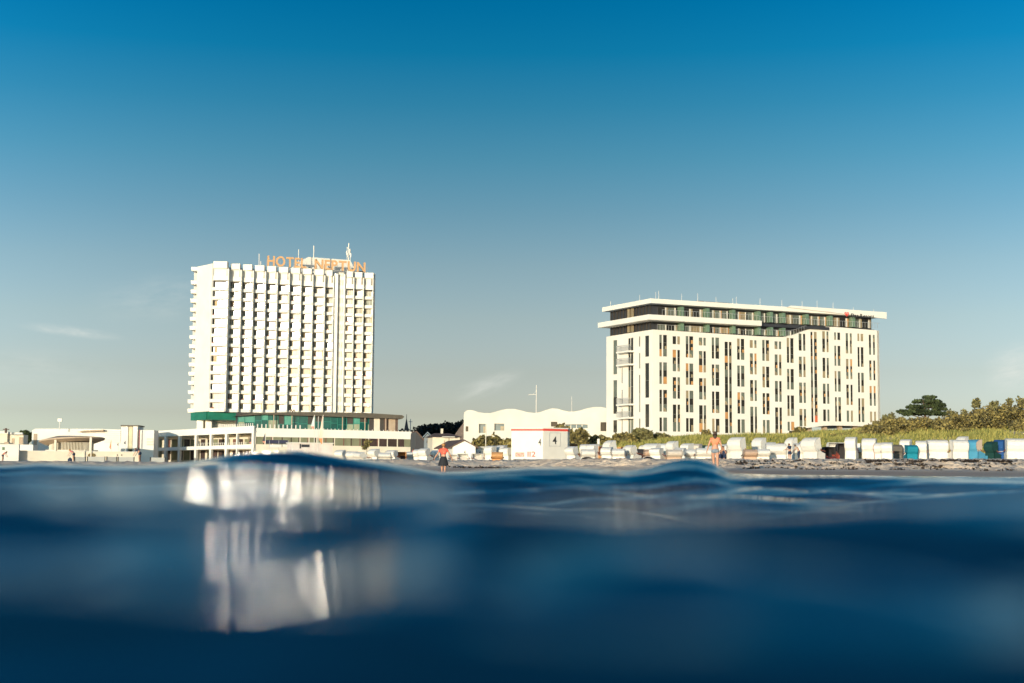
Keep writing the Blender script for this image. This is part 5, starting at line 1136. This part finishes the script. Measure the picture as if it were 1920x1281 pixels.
shrub(1315, 1332, 806, 818, 170, GM_['shrub'], 'tiny shrub under the resort windows left of the woman in denim shorts', 500, 38)
shrub(1490, 1510, 799, 812, 172, GM_['shrub'], 'tiny reddish shrub where the resort wall starts to curve up', 600, 39)
# the thicket on the right-hand dune
THT = [(1560, 810), (1592, 806), (1622, 796), (1650, 786), (1664, 779), (1680, 779), (1700, 781), (1730, 782), (1760, 780), (1785, 773), (1800, 777), (1812, 772), (1822, 758), (1832, 753), (1848, 760), (1858, 755), (1872, 757), (1892, 751), (1905, 757), (1913, 750), (1925, 760), (2000, 755), (2200, 760)]
THB = [(1560, 814), (1600, 813), (1640, 808), (1700, 808), (1800, 806), (1920, 797), (2200, 795)]
r7 = random.Random(77); bl = []
for i in range(600):
    px = r7.uniform(1562, 2120); t0, b0 = interp(px, THT), interp(px, THB); D = r7.uniform(158, 180); k = r7.random(); y = t0 + (b0 - t0) * k + 3
    R = r7.uniform(.28, .95) * (0.6 if k < .1 else 1) * (0.5 if px < 1620 else 1); p = at(px, y, D); bl.append((p.x, p.y, p.z - R * .7, R * 1.3, R * 1.1, R))
tag(cards('dune_thicket', blobpts(bl, 90000, 41), .145, GM_['shrub'], seed=42), kind='stuff')
bl2 = []
for px, y in ((1660, 780), (1672, 776), (1783, 771), (1790, 774), (1828, 754), (1832, 749), (1861, 755), (1868, 754), (1893, 749), (1912, 747), (1918, 752), (1808, 770)):
    p = at(px, y, 170); bl2.append((p.x, p.y, p.z - .3, .45, .45, .5))
tag(cards('thicket_tips', blobpts(bl2, 1500, 43, .2), .16, GM_['shrubL'], seed=44), kind='stuff')
# pine
def tree(name, label, px, ybase, D, layers, m, n, seed, size=.22, ground=None, trunk_r=.2):
    c = at(px, ybase, D); g = Vector((c.x, c.y, ground if ground is not None else Gz(c.x, c.y))); t_ = thing(name, g, label, 'tree'); bl = []; r = random.Random(seed); mb = MB()
    tops = [l for l in layers]; zt = zy(px, min(l[1] for l in layers) + 4, D)
    mid = Vector((c.x + .15, c.y, g.z + (zt - g.z) * .5)); tp = Vector((c.x - .1, c.y, zt)); mb.tube(g - Z * .3, mid, trunk_r, trunk_r * .7, 7); mb.tube(mid, tp, trunk_r * .7, trunk_r * .25, 7)
    for (lx, ly, lw, lh) in layers:
        p = at(lx, ly, D); k = D / FPX; o_ = Vector((c.x, c.y, p.z - lh * k * .6)); mb.tube(o_ - Z * .4, Vector((p.x, p.y, p.z)), .07, .03, 5)
        nb_ = max(3, int(lw / 3))
        for i in range(nb_): bl.append((p.x + r.uniform(-1, 1) * lw * .5 * k, p.y + r.uniform(-1, 1) * lw * .45 * k, p.z + r.uniform(-.4, .4) * lh * .4 * k, lw * k * .32, lw * k * .32, lh * k * .5))
    cards('crown', blobpts(bl, n, seed, .3), size, m, t_, seed=seed); mb.build('trunk', GM_['bark'], t_); return t_
tree('pine_tree', 'dark spreading pine standing above the shrubs right of the resort hotel', 1733, 790, 176, [(1740, 745.5, 20, 5), (1731, 753, 26, 6), (1750, 753, 24, 6), (1720, 763, 30, 5), (1752, 761, 28, 7), (1765, 767, 18, 5), (1712, 772, 36, 7), (1735, 774, 34, 6), (1755, 775, 34, 6), (1700, 776, 16, 5)], GM_['pine'], 5200, 51)
tree('dark_tree', 'dark bushy tree behind the pale seafront building at the far left', 52, 840, 430, [(45, 811, 14, 5), (54, 815, 16, 7), (57, 822, 12, 10), (50, 826, 14, 10), (40, 810, 8, 3)], GM_['pine'], 2600, 52, .4, ground=1.5, trunk_r=.3)
FW = [(700, 812), (765, 806), (778, 802), (790, 801), (800, 797), (815, 796), (828, 799), (836, 791), (846, 791), (853, 794), (862, 790), (870, 786), (880, 790), (960, 792), (1200, 800)]
bl = []
for i in range(260):
    px = r7.uniform(700, 1150); y = interp(px, FW) + r7.uniform(0, 1) ** 2 * 26 + 2.5; D = r7.uniform(560, 620); R = r7.uniform(1.2, 2.6); p = at(px, y, D); bl.append((p.x, p.y, p.z - R * .6, R * 1.2, R, R))
tag(cards('far_wood', blobpts(bl, 24000, 61), .7, GM_['wood'], seed=62), kind='stuff')
# dune grass
rg = np.random.RandomState(5); n = 130000
px = rg.uniform(872, 2080, n); D = 128 + 50 * rg.rand(n) ** 0.9; Xg = (px - 960) / FPX * D
keep = []; Hh = []
gx = np.linspace(-20, 90, 221); gy = np.linspace(124, 184, 61); GG = np.array([[Gz(x, y) for x in gx] for y in gy])
fx = (Xg - gx[0]) / (gx[1] - gx[0]); fy = (D - gy[0]) / (gy[1] - gy[0]); ix = np.clip(fx.astype(int), 0, 219); iy = np.clip(fy.astype(int), 0, 59); tx_, ty_ = fx - ix, fy - iy
Zg = GG[iy, ix] * (1 - tx_) * (1 - ty_) + GG[iy, ix + 1] * tx_ * (1 - ty_) + GG[iy + 1, ix] * (1 - tx_) * ty_ + GG[iy + 1, ix + 1] * tx_ * ty_
pat = np.sin(Xg * .9 + 2 * np.sin(D * .35)) + np.sin(Xg * .37 + D * .21 + 1) ; ok = rg.rand(n) < np.clip((px - 868) / 60, 0, 1) * np.clip(0.75 + .25 * pat, .1, 1)
ok &= D > 129 + 1.5 * np.sin(Xg * .7)
Xg, D, Zg, pat = Xg[ok], D[ok], Zg[ok], pat[ok]; n = len(Xg); hh = rg.uniform(.25, .62, n) * (1 + .2 * pat); lean = rg.normal(0, .16, (n, 2)); w = .045 + .03 * rg.rand(n); th = rg.uniform(0, math.pi, n)
b0 = np.stack([Xg - w * np.cos(th), D - w * np.sin(th), Zg - .03], 1); b1 = np.stack([Xg + w * np.cos(th), D + w * np.sin(th), Zg - .03], 1); tp = np.stack([Xg + lean[:, 0] + .08, D + lean[:, 1], Zg + hh], 1)
vs = np.stack([b0, b1, tp], 1).reshape(-1, 3).astype('f'); me = bpy.data.meshes.new('dune_grass'); me.vertices.add(3 * n); me.vertices.foreach_set('co', vs.ravel()); me.loops.add(3 * n); me.loops.foreach_set('vertex_index', np.arange(3 * n, dtype='i')); me.polygons.add(n); me.polygons.foreach_set('loop_start', np.arange(0, 3 * n, 3, dtype='i')); me.update(calc_edges=True); me.materials.append(GM_['dune'])
o = bpy.data.objects.new('dune_grass', me); COL.objects.link(o); tag(o, kind='stuff')
# seaweed thrown up on the sand
rs = np.random.RandomState(8); pts = []
def weed(px, D, L, n):
    c = gp(px, D)
    for i in range(n):
        x = c.x + rs.normal(0, L * .45); y = c.y + rs.normal(0, .10) + .12 * math.sin(x * 2); pts.append((x, y, Gz(x, y) + abs(rs.normal(0, .035)) + .01))
for px in range(1370, 1925, 14): weed(px + rs.uniform(-6, 6), rs.choice([72.5, 73.5, 74.5, 76]) + rs.uniform(-.4, .4), rs.uniform(.3, .9), 46 if px > 1600 else 26)
for px in range(1640, 1925, 18): weed(px + rs.uniform(-6, 6), 74.6 + rs.uniform(-.3, .5), 1.0, 80)
for px in (1120, 1150, 1170, 860, 880, 905, 925, 945): weed(px, 84 + rs.uniform(-3, 3), .6, 40)
for px in range(1400, 1925, 25): weed(px + rs.uniform(-9, 9), 68 + rs.uniform(-2, 2), .4, 14)
tag(cards('seaweed', np.array(pts), .085, mat('seaweed_dark', (0.045, 0.03, 0.02), .9, .3), flat=.75, seed=9), kind='stuff')
# plant on the terrace wall
g = at(688, 843, 236); t_ = thing('potted_palm', (g.x, g.y, g.z), 'small bushy plant before the terrace wall between two white chairs', 'plant'); cards('leaves', blobpts([(g.x, g.y, g.z + .9, .5, .4, .8), (g.x + .3, g.y, g.z + 1.3, .6, .4, .3), (g.x - .4, g.y, g.z + .3, .5, .3, .4)], 400, 71, .2), .16, GM_['shrub'], t_, seed=72)
mb = MB(); mb.tube(g - Z * .8, g + Z * 1.1, .07, .04, 6); mb.build('stem', GM_['bark'], t_)
# ---------------- people ----------------
SK = mat('skin', (0.52, 0.27, 0.17), .6, .06, 4); HR = {'blond': mat('hair_blond', (0.42, 0.20, 0.07), .7), 'dark': mat('hair_dark', (0.05, 0.025, 0.015), .6), 'brown': mat('hair_brown', (.14, .06, .03), .6)}
CL = {'red': mat('cloth_coral_red', (0.80, 0.115, 0.07), .8, .06), 'orange': mat('cloth_orange', (0.80, 0.26, 0.13), .8, .06), 'skirt': mat('cloth_black', (0.015, 0.017, 0.022), .8), 'denim': mat('denim', (0.20, 0.24, 0.28), .85, .15, 8), 'navy': mat('cloth_navy', (0.015, 0.03, 0.07), .8), 'white': M['white2'], 'pink': mat('cloth_pink', (0.70, 0.20, 0.20), .8, .06), 'beige': mat('cloth_beige', (.5, .42, .3), .8)}
def skinmesh(name, V, E, m, parent, M4, sub=1):
    names = list(V); me = bpy.data.meshes.new(name); me.from_pydata([V[k][0] for k in names], [(names.index(a), names.index(b)) for a, b in E], []); o = bpy.data.objects.new(name, me); COL.objects.link(o)
    sk = o.modifiers.new('s', 'SKIN'); sk.use_smooth_shade = True; sv = me.skin_vertices[0].data
    for i, k in enumerate(names):
        r = V[k][1]; sv[i].radius = (r, r) if not isinstance(r, tuple) else r; sv[i].use_root = (i == 0)
    ss = o.modifiers.new('u', 'SUBSURF'); ss.levels = sub; ss.render_levels = sub
    bpy.context.view_layer.update(); me2 = bpy.data.meshes.new_from_object(o.evaluated_get(bpy.context.evaluated_depsgraph_get())); bpy.data.objects.remove(o); bpy.data.meshes.remove(me)
    me2.name = name; me2.materials.clear(); me2.materials.append(m); me2.transform(M4); o = bpy.data.objects.new(name, me2); COL.objects.link(o); o.parent = parent; return o
def person(px, D, h, az, label, pose, hair='dark', top='white', bottom='navy', skirt=False, sleeves=True, long_hair=False, dz=0, shorts=.22, headtilt=0.0):
    """pose: dict of joint overrides in a 1.70 m figure's own space (x right, y forward, z up)"""
    g = gp(px, D) + Z * dz; t_ = thing('person', g, label, 'person'); M4 = Matrix.Rotation(-math.radians(az), 4, 'Z') @ Matrix.Scale(h / 1.7, 4)
    J = dict(pel=(0, 0, .95), wst=(0, 0, 1.10), chs=(0, 0, 1.30), nkb=(0, 0, 1.43), nck=(0, .01, 1.49), hd=(0, .02, 1.58), hdt=(0, .01, 1.645), shl=(-.17, 0, 1.39), shr=(.17, 0, 1.39), ell=(-.25, 0, 1.12), elr=(.25, 0, 1.12), wrl=(-.27, .06, .88), wrr=(.27, .06, .88),
             hpl=(-.09, 0, .90), hpr=(.09, 0, .90), knl=(-.10, .02, .49), knr=(.10, .02, .49), anl=(-.10, -.02, .08), anr=(.10, -.02, .08), tol=(-.11, .13, .03), tor=(.11, .13, .03))
    J.update(pose); P = {k: Vector(v) for k, v in J.items()}
    R = dict(pel=(.15, .115), wst=(.115, .085), chs=(.14, .10), nkb=(.075, .065), nck=.05, hd=(.078, .092), hdt=(.06, .07), shl=.055, shr=.055, ell=.04, elr=.04, wrl=.026, wrr=.026, hpl=.098, hpr=.098, knl=.062, knr=.062, anl=.042, anr=.042, tol=.03, tor=.03)
    V = {k: (P[k], R[k]) for k in J}
    E = [('pel', 'wst'), ('wst', 'chs'), ('chs', 'nkb'), ('nkb', 'nck'), ('nck', 'hd'), ('hd', 'hdt'), ('chs', 'shl'), ('chs', 'shr'), ('shl', 'ell'), ('ell', 'wrl'), ('shr', 'elr'), ('elr', 'wrr'), ('pel', 'hpl'), ('pel', 'hpr'), ('hpl', 'knl'), ('knl', 'anl'), ('anl', 'tol'), ('hpr', 'knr'), ('knr', 'anr'), ('anr', 'tor')]
    for s in 'lr':
        w = P['wr' + s]; d = (w - P['el' + s]).normalized(); sd = Vector((1 if s == 'l' else -1, 0.2, 0)); sd = (sd - d * sd.dot(d)).normalized(); nn = d.cross(sd)
        V['pm' + s] = (w + d * .06, (.035, .018)); E.append(('wr' + s, 'pm' + s))
        for i, (off, L) in enumerate(((-.028, .062), (-.010, .075), (.009, .07), (.026, .052))):
            a = w + d * (.085) + nn * off; b = a + d * L * .6 + sd * .012; c = b + d * L * .35 + sd * .03
            V[f'f{s}{i}a'] = (a, .009); V[f'f{s}{i}b'] = (b, .008); V[f'f{s}{i}c'] = (c, .0065); E += [('pm' + s, f'f{s}{i}a'), (f'f{s}{i}a', f'f{s}{i}b'), (f'f{s}{i}b', f'f{s}{i}c')]
        a = w + d * .045 - nn * .035; b = a + d * .035 - nn * .025 + sd * .01; V[f't{s}a'] = (a, .011); V[f't{s}b'] = (b, .009); E += [('pm' + s, f't{s}a'), (f't{s}a', f't{s}b')]
    skinmesh('body', V, E, SK, t_, M4, 1)
    tv = {'wst': (P['wst'] - (P['wst'] - P['pel']) * .25, (.15, .115)), 'chs': (P['chs'], (.165, .122)), 'up': (P['chs'].lerp(P['nkb'], .75), (.11, .085)), 'shl': (P['shl'], .075), 'shr': (P['shr'], .075)}
    te = [('wst', 'chs'), ('chs', 'up'), ('chs', 'shl'), ('chs', 'shr')]
    if sleeves: 
        for s in 'lr': tv['sv' + s] = (P['sh' + s].lerp(P['el' + s], .5 if sleeves is True else sleeves), .058); te.append(('sh' + s, 'sv' + s))
    skinmesh('top', tv, te, CL[top], t_, M4)
    if skirt:
        mb = MB(); n = 18; rings = []; a = P['wst'].lerp(P['pel'], .4)
        for j, (z, rx, ry) in enumerate(((0, .14, .11), (-.14, .19, .15), (-.32, .235, .19), (-.48, .275, .22))):
            rings.append([a + Vector((rx * (1 + .05 * (j > 1) * math.sin(i * 2.3)) * math.cos(6.283 * i / n), ry * (1 + .06 * (j > 1) * math.cos(i * 1.9)) * math.sin(6.283 * i / n), z)) for i in range(n)])
        fs = [(j * n + i, j * n + (i + 1) % n, (j + 1) * n + (i + 1) % n, (j + 1) * n + i) for j in range(3) for i in range(n)]
        mb.add(sum(rings, []), fs); off = parent_world(t_); mb.v = [tuple(M4 @ Vector(v) + off) for v in mb.v]; mb.build('skirt', CL[bottom], t_, True)
    else:
        bv = {'pel': (P['pel'], (.19, .15)), 'wst': (P['wst'].lerp(P['pel'], .35), (.165, .13)), 'hl': (P['hpl'], .135), 'hr': (P['hpr'], .135), 'tl': (P['hpl'].lerp(P['knl'], shorts / .41), .115), 'tr': (P['hpr'].lerp(P['knr'], shorts / .41), .115)}
        be = [('pel', 'wst'), ('pel', 'hl'), ('pel', 'hr'), ('hl', 'tl'), ('hr', 'tr')]
        if shorts >= .4:
            for s in 'lr': bv['a' + s] = (P['kn' + s].lerp(P['an' + s], .85), .055); be.append(('t' + s, 'a' + s))
        skinmesh('trousers' if shorts >= .4 else 'shorts', bv, be, CL[bottom], t_, M4)
    hv = {'a': (P['hd'] + Vector((0, -.025, .025)), (.088, .088)), 'b': (P['hdt'] + Vector((0, -.02, .01)), (.07, .075)), 'c': (P['hd'] + Vector((0, -.055, -.045)), (.065, .05))}
    he = [('a', 'b'), ('a', 'c')]
    if long_hair: hv['d'] = (P['nkb'] + Vector((0, -.09, -.05)), (.07, .03)); he.append(('c', 'd'))
    else: hv['d'] = (P['hdt'] + Vector((0, -.06, .05)), .035); he.append(('b', 'd'))
    skinmesh('hair', hv, he, HR[hair], t_, M4)
    mb = MB(); hd = P['hd']
    for sx in (-1, 1): mb.ball(hd + Vector((sx * .032, .088, .012)), .012, .008, .009, 6, 4, 1); mb.ball(hd + Vector((sx * .082, .0, -.005)), .012, .022, .03, 6, 4, 0)
    mb.tube(hd + Vector((0, .088, .01)), hd + Vector((0, .112, -.025)), .009, .015, 6, 0); mb.box(hd.x - .024, hd.x + .024, hd.y + .084, hd.y + .094, hd.z - .058, hd.z - .048, 2)
    off = parent_world(t_); mb.v = [tuple(M4 @ Vector(v) + off) for v in mb.v]; mb.build('face', [SK, HR['dark'], CL['pink']], t_, True)
    return t_, M4, P
t_, M4, P = person(831.5, 70, 1.62, 4, 'woman in coral red shirt and black skirt wading ashore, arms held out', dict(ell=(-.32, 0, 1.16), wrl=(-.45, .05, .97), elr=(.33, 0, 1.15), wrr=(.43, .06, .93), knl=(-.08, .12, .50), anl=(-.08, .0, .10), tol=(-.09, .15, .05), knr=(.09, -.02, .49), anr=(.09, -.18, .12), tor=(.10, -.04, .03)), 'blond', 'red', 'skirt', skirt=True)
w = parent_world(t_) + M4 @ (P['wrl'] + Vector((-.06, 0, -.10))); sh = thing('sandals', w, 'pair of dark sandals held in the hand of the woman in red', 'sandals'); mb = MB()
for d in (0, .07): mb.obox(w + Vector((-.22, d, -.09)), Vector((.24, 0, .10)), Vector((0, .05, 0)), Vector((-.01, 0, .03)))
mb.path([w + Vector((-.04, .02, .0)), w + Vector((.0, .05, .07)), w + Vector((0.02, .08, -.01))], .012, 5); mb.build('sandal_pair', CL['skirt'], sh)
person(1341, 60, 1.70, 8, 'woman in orange top and denim shorts walking up the sand', dict(ell=(-.26, -.02, 1.13), wrl=(-.33, .03, .90), elr=(.25, .03, 1.12), wrr=(.28, .14, .90), knl=(-.07, .10, .50), anl=(-.06, .04, .08), tol=(-.07, .18, .03), knr=(.09, -.02, .49), anr=(.10, -.14, .12), tor=(.11, -.02, .03)), 'dark', 'orange', 'denim', long_hair=True, shorts=.14, sleeves=.3)
person(1356, 84, 1.62, 195, 'dark haired woman in navy sitting on the sand with hands at her face', dict(pel=(0, 0, .14), wst=(0, .02, .30), chs=(0, .05, .52), nkb=(0, .08, .65), nck=(0, .10, .71), hd=(0, .13, .80), hdt=(0, .12, .865), shl=(-.17, .06, .61), shr=(.17, .06, .61), ell=(-.22, .24, .46), elr=(.20, .24, .46), wrl=(-.10, .28, .70), wrr=(.08, .28, .70), hpl=(-.10, .04, .12), hpr=(.10, .04, .12), knl=(-.13, .42, .42), knr=(.13, .42, .40), anl=(-.12, .62, .08), anr=(.14, .64, .08), tol=(-.13, .75, .04), tor=(.15, .77, .04)), 'dark', 'navy', 'navy', long_hair=True, shorts=.4)
person(1481, 93, 1.16, -25, 'boy in navy shirt and shorts reaching left with both arms', dict(ell=(-.27, .16, 1.16), wrl=(-.36, .36, 1.06), elr=(.10, .22, 1.15), wrr=(-.05, .42, 1.08), hd=(-.03, .10, 1.56), hdt=(-.03, .10, 1.62), chs=(0, .04, 1.29), nkb=(0, .06, 1.42)), 'brown', 'navy', 'navy', shorts=.3)
person(1498, 94, 1.12, -60, 'smaller child in light shirt and dark trousers bending beside the boy in navy', dict(wst=(0, .05, 1.08), chs=(0, .20, 1.24), nkb=(0, .30, 1.34), nck=(0, .34, 1.38), hd=(0, .40, 1.44), hdt=(0, .41, 1.50), shl=(-.16, .25, 1.31), shr=(.16, .25, 1.31), ell=(-.2, .36, 1.08), elr=(.2, .36, 1.08), wrl=(-.16, .52, .95), wrr=(.16, .52, .95)), 'dark', 'beige', 'navy', shorts=.4)
person(775, 118, .98, -30, 'small person in red and black walking past the white chairs below the terrace', dict(knl=(-.1, .16, .5), anl=(-.1, .18, .09), tol=(-.1, .3, .06), knr=(.1, -.04, .5), anr=(.1, -.3, .16), tor=(.1, -.2, .05)), 'brown', 'pink', 'skirt', shorts=.4)
person(813.5, 117, .75, 170, 'little child in white standing left of the woman in red', {}, 'dark', 'white', 'skirt')
bend = dict(wst=(0, .06, 1.06), chs=(0, .24, 1.18), nkb=(0, .36, 1.24), nck=(0, .41, 1.26), hd=(0, .50, 1.28), hdt=(0, .53, 1.34), shl=(-.18, .30, 1.22), shr=(.18, .30, 1.22), ell=(-.2, .42, .98), elr=(.2, .42, .98), wrl=(-.18, .56, .78), wrr=(.18, .56, .78))
person(262, 126, 1.55, -70, 'man in dark teal shirt bending down to the left behind the wave', bend, 'brown', 'navy', 'navy')
person(138, 124, 1.35, -75, 'person in a pink shirt leaning over a dark round bag', bend, 'blond', 'pink', 'navy')
g = at(131, 863, 122); t_ = thing('beach_bag', (g.x, g.y, g.z - .25), 'dark round bag below the person in the pink shirt', 'bag'); mb = MB(); mb.ball(g, .2, .17, .2, 12, 8); mb.build('bag_body', CL['navy'], t_, True); mb = MB(); mb.path([g + Vector((-.08, 0, .15)), g + Vector((-.04, 0, .24)), g + Vector((.04, 0, .24)), g + Vector((.08, 0, .15))], .012, 5); mb.build('strap', CL['skirt'], t_)
person(5, 120, 1.1, 100, 'person in pink red at the very left edge of the beach', bend, 'brown', 'pink', 'navy')
# low dome tents on the sand
def dome(px, D, w_, h_, m, label):
    g = gp(px, D); t_ = thing('beach_tent', g, label, 'beach tent'); mb = MB(); n, k = 14, 6; W_2 = w_ * D / FPX / 2; H_ = h_ * D / FPX
    vs = [g + Vector((W_2 * math.cos(math.pi * i / n), .7 * (j / k) - .2, H_ * math.sin(math.pi * i / n) * math.cos(j / k * 1.3) - .03)) for j in range(k + 1) for i in range(n + 1)]
    fs = [(j * (n + 1) + i, j * (n + 1) + i + 1, (j + 1) * (n + 1) + i + 1, (j + 1) * (n + 1) + i) for j in range(k) for i in range(n)]
    mb.add(vs, fs); mb.build('shell', m, t_, True); mb = MB(); mb.path([g + Vector((W_2 * math.cos(math.pi * i / n), -.21, H_ * math.sin(math.pi * i / n))) for i in range(n + 1)], .02, 5); mb.build('pole', M['metal'], t_)
dome(1101, 92, 27, 9, mat('tent_slate', (0.12, 0.13, 0.16), .8), 'low slate grey beach tent in front of the white chairs right of the container')
dome(1215, 91, 22, 8, CL['navy'], 'low dark navy beach tent below the tan backed chair')
